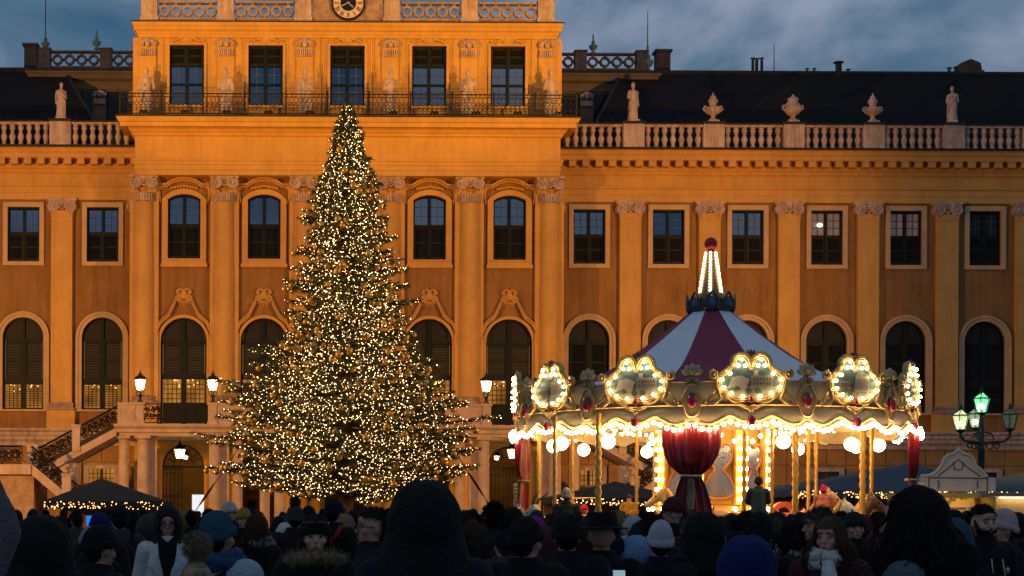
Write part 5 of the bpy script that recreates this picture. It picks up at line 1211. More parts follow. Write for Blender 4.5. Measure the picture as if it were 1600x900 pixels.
# ================================================================== ground, stalls, lamp post
g = MB(); g.add([(-160, -20, 0), (200, -20, 0), (200, 300, 0), (-160, 300, 0)], [(0,1,2,3)])
tag(obj('ground', g, mats=mat('dark_gravel_court', (.05, .043, .038), .95, var=.4, vscale=2, bump=.6, bscale=30)), kind='structure')
M_CANV = mat('dark_green_canvas', (.012, .020, .018), .85, var=.15, vscale=3)
M_CANVB = mat('slate_blue_canvas', (.040, .075, .105), .85, var=.15, vscale=3)
M_STRING = mat('warm_string_bulb', (1, .8, .5), emit=(1, .48, .15), estr=5)
def stall(px0, px1, apx, py_apex, py_eave, Y, label, canv, depth=3.4, warm=True, seed=1, post_h=None, board=None):
    p0, p1 = at(px0, py_eave, Y), at(px1, py_eave, Y); ap = at(apx, py_apex, Y+depth/2); ze = (p0.z+p1.z)/2
    t = thing('market_stall', label, 'market stall', ((p0.x+p1.x)/2, Y+depth/2, 0), 0, 'market stalls in the court')
    w = (p1.x-p0.x)/2; ax = ap.x-(p0.x+p1.x)/2; d = depth/2; n = 8
    r = MB()
    cs = [(-w, -d), (w, -d), (w, d), (-w, d)]
    for i in range(4):
        (xa, ya), (xb, yb_) = cs[i], cs[(i+1) % 4]; v = []; 
        for k in range(n+1):
            s = k/n; zz = ze+(ap.z-ze)*(s**1.06)
            v += [(xa+(ax-xa)*s, ya*(1-s), zz), (xb+(ax-xb)*s, yb_*(1-s), zz)]
        r.add(v, [(2*k, 2*k+1, 2*k+3, 2*k+2) for k in range(n)])
    obj('canopy', r, t, mats=canv, smooth=20)
    vl = MB()
    for i in range(4):
        (xa, ya), (xb, yb_) = cs[i], cs[(i+1) % 4]; v = []; m = 24
        for k in range(m+1): s = k/m; v += [(xa+(xb-xa)*s, ya+(yb_-ya)*s, ze), (xa+(xb-xa)*s, ya+(yb_-ya)*s, ze-.22-.03*math.sin(k*1.6))]
        vl.add(v, [(2*k, 2*k+2, 2*k+3, 2*k+1) for k in range(m)])
    obj('valance', vl, t, mats=canv)
    for x, y in cs: obj('post', MB().tube([(x*.95, y*.95, 0), (x*.95, y*.95, ze)], .045, 6), t, mats=M_WOOD)
    obj('counter', MB().box(-w*.9, w*.9, -d*.8, -d*.62, 0, 1.0).box(-w*.94, w*.94, -d*.9, -d*.55, 1.001, 1.06), t, mats=M_WOOD)
    obj('back_wall', MB().box(-w*.93, w*.93, d*.86, d*.9, 0, ze-.1), t, mats=mat('lit_stall_boards', (.45, .26, .09), .8, var=.2, vscale=4))
    sb = MB(); r2 = random.Random(seed)
    for k in range(int(w*2*24)):
        x = r2.uniform(-w, w); z = ze - .02 - .24*r2.random()**.8; sb.sphere((x, -d-.05, z), r2.choice((.012, .015, .02)), 5, 4)
    tag(obj('string_lights', sb, t, mats=M_STRING), kind='stuff')
    if board: obj('sign_board', MB().box(-w*.6, w*.6, -d*.84, -d*.8, ze-.95, ze-.55), t, mats=board)
    return t
stall(66, 256, 158, 747, 783, 52, 'dark green market stall with string lights below the iron stair', M_CANV, seed=3)
stall(865, 1075, 962, 752, 778, 54, 'dark green market stall seen between the brass carousel poles', M_CANV, seed=7)
stall(1238, 1545, 1430, 722, 766, 50, 'wide slate blue market stall behind the carousel end curtain', M_CANVB, depth=6, seed=9, board=mat('cream_sign_board', (.62, .45, .2), .7))
stall(1500, 1700, 1620, 735, 766, 53, 'slate blue market stall beyond the green street lamp', M_CANVB, depth=4, seed=12)
stall(1060, 1250, 1150, 756, 782, 60, 'low dark market stall behind the carousel drum', M_CANV, seed=15)
# ---- ticket kiosk with its gabled front
K0 = at(1437, 768, 40); K1 = at(1548, 768, 40); kx = (K0.x+K1.x)/2; kw = (K1.x-K0.x)/2; kz = K0.z
KI = thing('ticket_kiosk', 'yellow ticket kiosk with a curved pale gable under the green lamp', 'kiosk', (kx, 40, 0))
M_STRIP = mat('warm_light_strip', (1, .9, .7), emit=(1, .74, .42), estr=16)
M_KY = mat('yellow_kiosk_paint', (.72, .47, .09), .7, var=.08, vscale=3); M_KW = mat('pale_gable_paint', (.66, .57, .48), .75, var=.12, vscale=3)
M_KO = mat('brown_ornament_paint', (.24, .13, .04), .7); M_KL = mat('grey_outline_paint', (.10, .085, .075), .8)
obj('cabin', MB().box(-kw, kw*.55, .0, 2.2, 0, kz-.12), KI, mats=M_KY)
obj('side_wing', MB().box(kw*.56, kw*2.6, .25, 2.0, 0, kz-.10), KI, mats=mat('cream_kiosk_paint', (.55, .42, .22), .75, var=.1, vscale=2))
obj('corner_column', MB().lathe([(.20, 0), (.20, kz-.12)], 16, (kw*.98, .12, 0)), KI, mats=M_KY, smooth=60)
obj('roof', MB().box(-kw-.06, kw*2.7, -.12, 2.3, kz-.10, kz-.03), KI, mats=M_KY)
obj('added_eave', MB().box(-kw-.06, kw*.49, -.38, -.121, kz-.06, kz-.035).box(-kw-.06, kw*.49, -.40, -.381, kz-.16, kz-.035), KI, mats=M_KY); obj('light_strip', MB().tube([(-kw, -.33, kz-.095), (kw*.47, -.33, kz-.095)], .014, 6), KI, mats=M_STRIP)  # hidden strip added to brighten the cabin front, lip added to screen it
obj('fascia', MB().box(kw*.5, kw*2.72, -.15, -.121, kz-.11, kz-.02), KI, mats=mat('blue_grey_fascia', (.12, .17, .19), .6))
obj('light_strip', MB().tube([(kw*1.3, .10, kz-.15), (kw*2.6, .10, kz-.15)], .014, 6), KI, mats=M_STRIP)
hw = at(1540, 740, 40).x-kx-.02; u = lambda px, py: (at(px, py, 40).x-kx, at(px, py, 40).z)
gable = [u(1437, 768), u(1437, 745), u(1452, 744), u(1462, 738), u(1470, 728), u(1472, 719), u(1478, 712), u(1486, 711), u(1491, 707), u(1496, 704), u(1502, 707), u(1507, 711), u(1515, 713), u(1520, 719), u(1522, 729), u(1530, 735), u(1538, 741), u(1540, 746), u(1554, 746), u(1554, 768)]
obj('gable', MB().prism(gable, -.06, .06), KI, mats=M_KW)
gl = MB()
for pts in ([(1452, 746.5), (1540, 747.5)], [(1450, 768), (1450, 745)], [(1541, 768), (1541, 746)], [(1464, 744), (1480, 732), (1496, 718), (1512, 732), (1530, 744)], [(1488, 722), (1490, 734), (1501, 734), (1504, 722)], [(1464, 750), (1466, 758), (1464, 764)], [(1527, 750), (1525, 758), (1527, 764)]):
    gl.tube([(u(*p)[0], -.065, u(*p)[1]) for p in pts], .016, 4)
obj('gable_moulding', gl, KI, mats=M_KL)
hd = MB(); hd.tube([(u(*p)[0], -.07, u(*p)[1]+.02) for p in ((1437, 745), (1452, 744), (1462, 738), (1470, 728), (1473, 719), (1480, 712), (1488, 710.5), (1496, 704), (1504, 710.5), (1513, 712.5), (1519, 719), (1522, 729), (1530, 735), (1540, 746))], .045, 6); obj('gable_crest', hd, KI, mats=M_KW)
orn = MB()
for s in (-1, 1):
    cx = (u(1480, 778)[0]); z = u(1480, 775)[1]
    orn.tube([(cx+s*.05, -.015, z-.03), (cx+s*.16, -.015, z-.10), (cx+s*.26, -.015, z+.02), (cx+s*.36, -.015, z-.07), (cx+s*.46, -.015, z+.0), (cx+s*.46, -.015, z-.08)], .035, 5)
orn.prism([(u(1480, 790)[0], u(1480, 791)[1]), (u(1486, 784)[0], u(1486, 785)[1]), (u(1484, 779)[0], u(1484, 780)[1]), (u(1480, 781)[0], u(1480, 782)[1]), (u(1476, 779)[0], u(1476, 780)[1]), (u(1474, 784)[0], u(1474, 785)[1])], -.03, -.005)
obj('painted_ornament', orn, KI, mats=M_KO)
wz0, wz1 = u(1490, 822)[1]-.3, u(1490, 793)[1]; wx0, wx1 = u(1466, 800)[0], u(1512, 800)[0]
obj('window_frame', MB().box(wx0, wx0+.05, -.04, .0, wz0, wz1).box(wx1-.05, wx1, -.04, 0, wz0, wz1).box(wx0-.04, wx1+.04, -.05, 0, wz1, wz1+.06), KI, mats=M_KW)
for i in range(4): obj('price_board', MB().box(wx0+.1, wx1-.1, -.02, -.004, wz1-.16-.14*i, wz1-.07-.14*i), KI, mats=M_KO if i % 2 else M_KY)
# ---- green four armed street lamp
lp = at(1533, 700, 46); LP = thing('street_lamp', 'four armed green cast iron street lamp behind the ticket kiosk', 'street lamp', (lp.x, lp.y, 0))
M_GI = mat('green_cast_iron', (.018, .045, .035), .5, spec=.4)
sc_ = 46/F; zz = lambda py: at(1533, py, 46).z
post = MB(); post.lathe([(.24, 0), (.24, .5), (.16, .6), (.14, 1.1), (.10, 1.3), (.085, zz(705)), (.10, zz(704)), (.10, zz(700)), (.07, zz(690)), (.085, zz(676)), (.05, zz(652)), (.04, zz(646))], 12); obj('post', post, LP, mats=M_GI, smooth=40)
M_LG1 = mat('green_lit_glass', (.5, .9, .6), .2, emit=(.10, .75, .32), estr=1.2, alpha=.55); M_LG2 = mat('pale_lit_glass', (.8, .9, .6), .2, emit=(.70, .75, .36), estr=.9, alpha=.55); M_LG3 = mat('dim_lantern_glass', (.10, .16, .13), .15, emit=(.10, .18, .13), estr=.3, alpha=.45); M_LG4 = mat('grey_green_lit_glass', (.4, .5, .4), .15, emit=(.30, .45, .26), estr=.5, alpha=.45)
M_LB = mat('white_lamp_bulb', (1, 1, .9), emit=(1, .92, .62), estr=25); M_LB0 = mat('unlit_lamp_bulb', (.5, .5, .5), .4)
for px, py, y, gm, core, lab in ((1534, 645, 0, M_LG1, M_LB, 'green lit lantern'), (1501, 672, -.55, M_LG2, M_LB, 'pale lit lantern'), (1525, 669, .55, M_LG4, M_LB, None), (1578, 670, 0, M_LG3, M_LB0, 'unlit lantern')):
    p = at(px, py, 46+y); ln = obj('lantern', None, LP, (p.x-lp.x, y, p.z))
    if lab: ln['label'] = lab
    for i in range(6):
        a0, a1 = PI*i/3, PI*(i+1)/3; r0, r1, h = .13, .24, .42
        obj('pane', MB().add([(r0*math.cos(a0), r0*math.sin(a0), 0), (r0*math.cos(a1), r0*math.sin(a1), 0), (r1*math.cos(a1), r1*math.sin(a1), h), (r1*math.cos(a0), r1*math.sin(a0), h)], [(0,1,2,3)]).add([(r1*math.cos(a0), r1*math.sin(a0), h), (r1*math.cos(a1), r1*math.sin(a1), h), (.03, 0, h+.18)], [(0,1,2)]), ln, mats=gm)
    f = MB()
    for i in range(6):
        a = PI*i/3; f.tube([(.132*math.cos(a), .132*math.sin(a), 0), (.244*math.cos(a), .244*math.sin(a), .42), (.03*math.cos(a), .03*math.sin(a), .60)], .013, 4)
    f.tube([(.245*math.cos(PI*i/3), .245*math.sin(PI*i/3), .42) for i in range(7)], .018, 4); f.tube([(.135*math.cos(PI*i/3), .135*math.sin(PI*i/3), 0) for i in range(7)], .02, 4); f.lathe([(.05, .58), (.06, .64), (.02, .74)], 8); f.lathe([(.04, -.10), (.12, -.02), (.12, .0)], 8)
    obj('frame', f, ln, mats=M_GI)
    obj('bulb', MB().sphere((-.02, -.0, .19), .075, 8, 6), ln, mats=core)
    if px != 1534:
        s = -1 if px < 1533 else 1; X = p.x-lp.x; zt = p.z-.1; zb_ = zz(690)
        ar = MB(); ar.tube([(X, y, zt), (X, y, zt-.12), (X-s*.06, y*.9, zb_+.10), (X-s*.18, y*.7, zb_+.0), (s*.25, y*.35, zb_-.02), (0, 0, zb_-.06)], .04, 6)
        for c, r in ((.30, .10), (.55, .08)): ar.tube([(X*c+r*math.cos(.6*k), y*c, zb_-.12+r*math.sin(.6*k)) for k in range(11)], .022, 4)
        ar.tube([(0, 0, zb_+.30), (X*.35, y*.35, zb_+.24), (X*.45, y*.4, zb_+.06)], .025, 5)
        obj('arm', ar, LP, mats=M_GI)
obj('arm', MB().lathe([(.03, zz(647)), (.12, zz(645))], 8), LP, mats=M_GI)
# ================================================================== people
def limb(b, pts, rs, seg=10):
    for (p, q), (r0, r1) in zip(zip(pts, pts[1:]), zip(rs, rs[1:])): capsule(b, p, q, r0, r1, seg)
# poses: shoulder, elbow, wrist of the right-hand (+x) and left-hand arm; legs
ARM_DOWN = lambda s: [(s*.185, .01, 1.42), (s*.25, .03, 1.14), (s*.24, -.06, .90)]
ARM_FRONT = lambda s: [(s*.185, .0, 1.42), (s*.235, -.06, 1.16), (s*.09, -.30, 1.30)]
ARM_UP = lambda s: [(s*.185, .0, 1.43), (s*.29, -.10, 1.62), (s*.16, -.18, 1.92)]
ARM_HOLD = lambda s: [(s*.185, .0, 1.42), (s*.24, -.10, 1.18), (s*.07, -.32, 1.12)]
POSES = {'stand': (ARM_DOWN, ARM_DOWN, 0), 'phone': (ARM_FRONT, ARM_FRONT, 0), 'raise': (ARM_DOWN, ARM_UP, 0), 'hold': (ARM_HOLD, ARM_DOWN, 0), 'sit': (ARM_HOLD, ARM_HOLD, 1)}
def legs(s, sit):
    if sit: return [(s*.09, 0, .92), (s*.20, -.36, .86), (s*.22, -.34, .48)]
    return [(s*.09, 0, .92), (s*.11, -.01, .50), (s*.115, .02, .09)]
def hand(b, w, d, s):
    """palm, four unequal curled fingers and a thumb from the side of the palm"""
    w, d = Vector(w), Vector(d).normalized(); side = d.cross(Vector((0, 1, 0.3))).normalized(); nrm = d.cross(side).normalized()
    capsule(b, w, w+d*.07, .026, .034, 8)
    for k, l in zip((-1.5, -.5, .5, 1.5), (.052, .068, .074, .062)):
        p = w+d*.085+side*k*.019; q = p+d*l*.55+nrm*.008; capsule(b, p-d*.02, q, .0105, .010, 6); capsule(b, q, q+d*l*.35+nrm*.028, .010, .0085, 6)
    capsule(b, w+d*.02+side*s*.02, w+d*.055+side*s*.052, .013, .0115, 6); capsule(b, w+d*.055+side*s*.052, w+d*.09+side*s*.050+nrm*.01, .0115, .010, 6)
def body_mesh(pose):
    ra, la, sit = POSES[pose]; b = MB()
    for s, A in ((1, ra), (-1, la)):
        j = A(s); limb(b, j, [.055, .043, .030]); d = Vector(j[2])-Vector(j[1]); hand(b, j[2], d + Vector((0, -.02, 0)), -s)
        l = legs(s, sit); limb(b, l, [.095, .062, .042], 12); f = Vector(l[2]); capsule(b, f+Vector((0, .03, -.04)), f+Vector((0, -.15, -.055)), .042, .032)
    limb(b, [(0, .0, .95), (0, .01, 1.15), (0, .0, 1.36)], [.115, .105, .095], 14); b.sphere((0, .0, 1.40), (.18, .085, .08), 14, 8); b.sphere((0, 0, .93), (.165, .12, .11), 12, 8)
    capsule(b, (0, .02, 1.43), (0, -.005, 1.56), .062, .054, 12)
    # head: skull, jaw, brow, cheeks, nose, lips, chin, ears
    b.sphere((0, .008, 1.652), (.077, .098, .104), 20, 16); b.sphere((0, -.022, 1.588), (.058, .070, .066), 16, 12); b.sphere((0, -.072, 1.549), (.026, .022, .020), 10, 8)
    capsule(b, (-.040, -.075, 1.670), (.040, -.075, 1.670), .016, .016, 8); b.sphere((.0, -.07, 1.69), (.055, .03, .03), 10, 8)
    capsule(b, (0, -.088, 1.655), (0, -.108, 1.612), .010, .0145, 8); b.sphere((0, -.106, 1.609), (.017, .016, .012), 8, 6)
    for s in (-1, 1):
        b.sphere((s*.043, -.060, 1.612), (.026, .028, .026), 10, 8); b.sphere((s*.079, .012, 1.632), (.012, .020, .032), 8, 8)
    capsule(b, (-.018, -.087, 1.577), (.018, -.087, 1.577), .0105, .0105, 8)
    return remesh(b, 'body', .0085, None, 3, .5)
def coat_mesh(pose, style):
    ra, la, sit = POSES[pose]; b = MB(); r = random.Random(len(style)*7); pf = style == 'puffer'; k = 1.25 if pf else 1.0
    for s, A in ((1, ra), (-1, la)):
        j = [Vector(p) for p in A(s)]; limb(b, j, [.086*k, .070*k, .056*k], 12)
        for (p, q), n in zip(zip(j, j[1:]), (5, 4)):
            for i in range(n):
                t = (i+.5)/n; c = p.lerp(q, t); d = (q-p).normalized()
                if pf: capsule(b, c-d*.012, c+d*.012, (.094-.012*i/n), (.094-.012*i/n), 10)
                else: o = Vector((r.uniform(-1, 1), r.uniform(-1, 1), r.uniform(-1, 1)))*.02; capsule(b, c+o-d*.03, c+o*1.5+d*.05, .062, .05, 8)
    if sit:
        for s in (-1, 1): limb(b, legs(s, 1)[:2], [.125, .10], 12)
        limb(b, [(0, 0, .92), (0, 0, 1.2), (0, 0, 1.37)], [.185*k, .17*k, .165], 16)
    else:
        hem = .62 if style == 'long' else .80
        for x in (-.06, .06): limb(b, [(x, .0, hem), (x, .0, .95), (x*.7, .01, 1.2), (x*.6, .0, 1.36)], [.16*k, .155*k, .15*k, .13], 16)
        for i in range(7): a = i*.9+.3; capsule(b, (.19*math.cos(a), .13*math.sin(a), hem+.05), (.15*math.cos(a+.2), .12*math.sin(a+.2), 1.2), .05, .03, 8)
    if pf:
        for i in range(5): z = .85+.11*i; b.lathe([(.15, z-.05), (.215, z-.02), (.215, z+.02), (.15, z+.05)], 16, (0, .0, 0), sy=.82)
    b.sphere((0, .005, 1.415), (.225, .125, .095), 16, 10)
    b.lathe([(.12, 1.42), (.105, 1.50), (.098, 1.55), (.06, 1.55)], 16, (0, .008, 0), sy=1.05)
    return remesh(b, 'coat', .017, None, 4, .5)
def trouser_mesh(sit):
    b = MB()
    for s in (-1, 1): l = legs(s, sit); limb(b, l, [.115, .082, .068], 12)
    b.sphere((0, 0, .92), (.18, .135, .12), 12, 8); return remesh(b, 'trousers', .022, None, 2)
def boot_mesh(sit):
    b = MB()
    for s in (-1, 1): f = Vector(legs(s, sit)[2]); capsule(b, f+Vector((0, .02, .12)), f+Vector((0, .02, -.03)), .066, .062); capsule(b, f+Vector((0, .03, -.035)), f+Vector((0, -.17, -.045)), .056, .048)
    return remesh(b, 'boots', .018, None, 2)
HZ = 1.645
def ellip(c, r, nu, nv, fn, keep=None, v0=-PI/2, v1=PI/2):
    """ellipsoid grid whose radius is scaled by fn(azimuth, elevation); keep(direction) drops faces"""
    v = []; f = []
    for j in range(nv+1):
        e = v0+(v1-v0)*j/nv
        for i in range(nu):
            a = 2*PI*i/nu; d = (math.cos(e)*math.sin(a), -math.cos(e)*math.cos(a), math.sin(e)); k = fn(a, e, d) if fn else 1
            v.append((c[0]+r[0]*d[0]*k, c[1]+r[1]*d[1]*k, c[2]+r[2]*d[2]*k))
    for j in range(nv):
        for i in range(nu):
            q = (j*nu+i, j*nu+(i+1) % nu, (j+1)*nu+(i+1) % nu, (j+1)*nu+i)
            if keep:
                m = [sum(v[k][x] for k in q)/4-c[x] for x in range(3)]
                if not keep(m): continue
            f.append(q)
    return v, f
def beanie_mesh(ribs=22, tall=.0, cuff=True, slouch=0.):
    b = MB(); rib = lambda a, e, d: 1+.034*math.cos(ribs*a)*max(0, math.cos(e))+slouch*max(0, d[2])*max(0, d[1])
    v, f = ellip((0, .012, 1.672), (.092, .112, .118+tall), 66, 14, rib, None, -.10, PI/2); b.add(v, f)
    if cuff:
        n = 66; v = []
        for r, z in ((.086, 1.640), (.099, 1.642), (.102, 1.66), (.100, 1.690), (.090, 1.698)):
            for i in range(n): a = 2*PI*i/n; k = 1+.028*math.cos(ribs*a); y = -math.cos(a); v.append((r*math.sin(a)*k, .012+r*1.21*y*k, z-.018*y*1.0-.012*(y > .4)))
        b.add(v, [(j*n+i, j*n+(i+1) % n, (j+1)*n+(i+1) % n, (j+1)*n+i) for j in range(4) for i in range(n)])
    return b.mesh('beanie', None, 180)
def spikes(b, c, r, n, ln, w, rnd, squash=(1, 1, 1), keep=None):
    """fur: fine tapering blades standing off a ball"""
    for _ in range(n):
        d = Vector((rnd.gauss(0, 1), rnd.gauss(0, 1), rnd.gauss(0, 1))).normalized()
        if keep and not keep(d): continue
        p = Vector((c[0]+d.x*r*squash[0], c[1]+d.y*r*squash[1], c[2]+d.z*r*squash[2])); t = d.cross(Vector((rnd.random(), rnd.random(), rnd.random()))).normalized()*w
        q = p+(d+Vector((rnd.gauss(0, .35), rnd.gauss(0, .35), rnd.gauss(0, .35)))).normalized()*ln*rnd.uniform(.6, 1.2)
        b.add([p-t, p+t, q], [(0, 1, 2)])
def pompom_mesh(r=.065):
    b = MB(); rnd = random.Random(2); b.sphere((0, 0, 0), r*.75, 12, 8); spikes(b, (0, 0, 0), r*.6, 1500, r*.55, .0035, rnd); return b.mesh('pompom', None, 0)
def hood_mesh(rx=.132, ry=.150, rz=.185, open_=.62, square=0.):
    b = MB()
    fn = lambda a, e, d: 1+.05*mnoise.noise(Vector(d)*2.6)+.02*mnoise.noise(Vector(d)*7)+square*(abs(d[0])*max(0, d[2]))
    keep = lambda m: not (m[1] < 0 and Vector((m[0]/rx, m[1]/ry, (m[2]+.02)/rz)).normalized().dot(Vector((0, -1, 0))) > 1-open_*.42)
    for k in (1.0, .90):
        v, f = ellip((0, .022, 1.635), (rx*k, ry*k, rz*k), 40, 24, fn, keep)
        b.add(v, f if k == 1 else [q[::-1] for q in f])
    # rolled edge of the opening and the fall over the shoulders
    co_ = 1-open_*.42; si = math.sqrt(1-co_*co_)
    b.tube([(rx*.97*si*math.cos(t), .022-ry*.97*co_, 1.615+rz*.97*si*math.sin(t)) for t in [2*PI*k/28 for k in range(29)]], .016, 6)
    b.lathe([(.19, 1.40), (.165, 1.45), (.135, 1.50), (.11, 1.56)], 24, (0, .02, 0), cap=False, sy=.85)
    if square: b.lathe([(.215, 1.40), (.20, 1.46), (.178, 1.54), (.155, 1.62)], 28, (0, .025, 0), cap=False, sy=.9)
    return b.mesh('hood', None, 180)
def hair_cap(b, off, rnd, front=1.705, low=1.60, bumps=.03):
    fn = lambda a, e, d: 1+bumps*(mnoise.noise(Vector((d[0]*6, d[1]*6, d[2]*6)))) + bumps*.4*math.sin(a*23+e*5)
    keep = lambda m: (m[2]+1.652 > front-.25*max(0, m[1]+.02)*2 if m[1] < .03 else m[2]+1.652 > low-.06)
    v, f = ellip((0, .012, 1.652), (.077+off, .098+off, .104+off), 46, 26, fn, keep); b.add(v, f)
def strands(b, n, rnd, length, curl, w=.006, spread=.02, amin=.8, wave=30, r=(.091, .113, .122)):
    """combed hair: every strand leaves the crown, follows the head down and then hangs"""
    for _ in range(n):
        a = rnd.uniform(amin, 2*PI-amin); e0 = rnd.uniform(.5, 1.5); k1 = rnd.uniform(.97, 1.05); L_ = length*rnd.uniform(.75, 1.1); ph = rnd.random()*7; pts = []
        da = rnd.gauss(0, .12)
        for k in range(4):
            e = e0*(1-k/3); aa = a+da*k/3; pts.append(Vector((r[0]*k1*math.cos(e)*math.sin(aa), .012-r[1]*k1*math.cos(e)*math.cos(aa), 1.652+r[2]*k1*math.sin(e))))
        q = pts[-1]; o = Vector((math.sin(a+da), -math.cos(a+da), 0)); nk = 6
        for k in range(1, nk+1):
            t = k/nk; pts.append(q + o*(spread*math.sin(t*2.2)) + Vector((0, 0, -L_*t)) + Vector((math.sin(ph+t*wave), math.cos(ph*1.3+t*wave), 0))*curl*min(1, t*2))
        b.tube(pts, [w]*7+[w*.9, w*.7, w*.3], 3, cap=False)
def hair_mesh(kind):
    b = MB(); rnd = random.Random(len(kind)*3+1)
    if kind == 'short': hair_cap(b, .012, rnd, 1.71, 1.60, .05); spikes(b, (0, .012, 1.665), .1, 1300, .022, .004, rnd, (.86, 1.06, 1.1), lambda d: d.z > .15 or (d.y > .1 and d.z > -.35))
    elif kind == 'long': hair_cap(b, .014, rnd, 1.715, 1.56); strands(b, 750, rnd, .33, .010, .0040, .025, .85, 8); strands(b, 90, rnd, .30, .040, .0026, .06, .85, 12)
    elif kind == 'backlong': strands(b, 600, rnd, .33, .012, .0040, .03, 1.35, 8)
    elif kind == 'verylong': hair_cap(b, .020, rnd, 1.715, 1.52, .06); strands(b, 1500, rnd, .46, .020, .0044, .06, 1.0, 13, (.105, .128, .130)); strands(b, 160, rnd, .44, .055, .0028, .10, .9, 11, (.108, .131, .134))
    elif kind == 'curly': hair_cap(b, .026, rnd, 1.695, 1.56, .02); strands(b, 900, rnd, .26, .024, .0044, .06, .80, 22, (.10, .118, .128))
    elif kind == 'nape': hair_cap(b, .006, rnd, 1.9, 1.555)
    elif kind == 'curlyshort': hair_cap(b, .016, rnd, 1.70, 1.58, .12); spikes(b, (0, .015, 1.665), .1, 1600, .035, .006, rnd, (.95, 1.1, 1.12), lambda d: d.z > .0 or d.y > .2)
    return b.mesh('hair', None, 180)
def fur_ring(r, z, tube, n, ln, seed, tilt=0, name='fur_collar', gap=None):
    b = MB(); rnd = random.Random(seed)
    for i in range(24):
        a = 2*PI*i/24
        if gap and abs(math.atan2(math.sin(a), math.cos(a))) < gap: continue
        c = Vector((r*math.sin(a), -r*.8*math.cos(a)+.02, z-tilt*math.cos(a))); b.sphere(c, tube*.8, 8, 6); spikes(b, c, tube*.6, n, ln, .004, rnd)
    return b.mesh(name, None, 0)
def scarf_mesh():
    b = MB()
    for k, (r, z, t) in enumerate(((.105, 1.475, .045), (.118, 1.505, .040), (.098, 1.535, .036))):
        n = 28; pts = [(r*math.sin(2*PI*i/n)*1.08, .0-r*math.cos(2*PI*i/n), z+.014*math.sin(2*PI*i/n*2+k*2)) for i in range(n+1)]; b.tube(pts, [t*(1+.14*math.sin(i*2.1+k)) for i in range(n+1)], 10, cap=False)
    b.tube([(.04, -.13, 1.48), (.06, -.16, 1.38), (.05, -.165, 1.22), (.06, -.17, 1.08)], [.04, .055, .06, .06], 8)
    return b.mesh('scarf', None, 180)
def glasses_mesh():
    b = MB()
    for s in (-1, 1): b.tube([(s*.034+.026*math.cos(t), -.108, 1.640+.021*math.sin(t)) for t in [2*PI*k/16 for k in range(17)]], .0032, 5); b.tube([(s*.060, -.106, 1.645), (s*.082, -.05, 1.645), (s*.083, .02, 1.64)], .003, 5)
    b.tube([(-.010, -.111, 1.643), (.010, -.111, 1.643)], .003, 5); return b.mesh('glasses', None, 180)
def face_meshes():
    e = MB()
    w = MB()
    for s in (-1, 1): e.sphere((s*.031, -.0745, 1.644), .0130, 10, 8); w.sphere((s*.031, -.0818, 1.644), (.0066, .0066, .0066), 8, 6)
    br = MB(); 
    for s in (-1, 1): br.tube([(s*.014, -.0925, 1.664), (s*.032, -.0925, 1.672), (s*.052, -.080, 1.664)], [.0035, .0045, .0025], 5)
    li = MB(); li.tube([(-.024, -.086, 1.5765), (-.010, -.0965, 1.581), (0, -.098, 1.579), (.010, -.0965, 1.581), (.024, -.086, 1.5765)], [.002, .0042, .0040, .0042, .002], 6); li.tube([(-.020, -.088, 1.5745), (0, -.0965, 1.5705), (.020, -.088, 1.5745)], [.002, .0052, .002], 6)
    return e.mesh('eye', None, 180), w.mesh('iris', None, 180), br.mesh('eyebrow', None, 180), li.mesh('lips', None, 180)
def beard_mesh():
    b = MB(); rnd = random.Random(3)
    fn = lambda a, e, d: 1
    keep = lambda m: (m[1] < .015 and m[2] < -.002 and not (abs(m[0]) < .030 and m[1] < -.05 and m[2] > -.004)) 
    v, f = ellip((0, -.022, 1.588), (.064, .078, .072), 34, 22, fn, keep); b.add(v, f); b.sphere((0, -.076, 1.546), (.034, .026, .024), 10, 8)
    b.tube([(-.028, -.086, 1.578), (-.012, -.098, 1.590), (.012, -.098, 1.590), (.028, -.086, 1.578)], .005, 5)
    for s in (-1, 1): b.tube([(s*.076, -.012, 1.66), (s*.072, -.03, 1.61), (s*.058, -.062, 1.575)], [.008, .014, .016], 6)
    return b.mesh('beard', None, 180)
def backpack_mesh():
    b = MB(); b.sphere((0, .24, 1.20), (.16, .10, .24), 14, 10); b.sphere((0, .31, 1.10), (.12, .06, .13), 12, 8)
    for s in (-1, 1): b.tube([(s*.10, .17, 1.36), (s*.13, .07, 1.50), (s*.14, -.10, 1.46), (s*.15, -.17, 1.25), (s*.17, -.05, 1.05), (s*.13, .14, 1.02)], .024, 6)
    return b.mesh('backpack', None, 180)
def fedora_mesh():
    b = MB(); b.lathe([(.175, 1.690), (.180, 1.697), (.112, 1.705), (.110, 1.70)], 28, (0, .012, 0), sy=1.15, cap=False); b.lathe([(.104, 1.695), (.102, 1.76), (.092, 1.80), (.06, 1.795), (.0, 1.785)], 28, (0, .012, 0), sy=1.2); return b.mesh('hat', None, 50)
ME = {}
def get(key, fn, *a):
    if key not in ME: ME[key] = fn(*a)
    return ME[key]
def slot(me, m):
    if not me.materials: me.materials.append(m)
def cm(name, col, rough=.85, var=.12, vs_=9, bump=.7, bs=70, sheen=0): return mat(name, col, rough, var=var, vscale=vs_, bump=bump, bscale=bs, spec=.25, sheen=sheen)
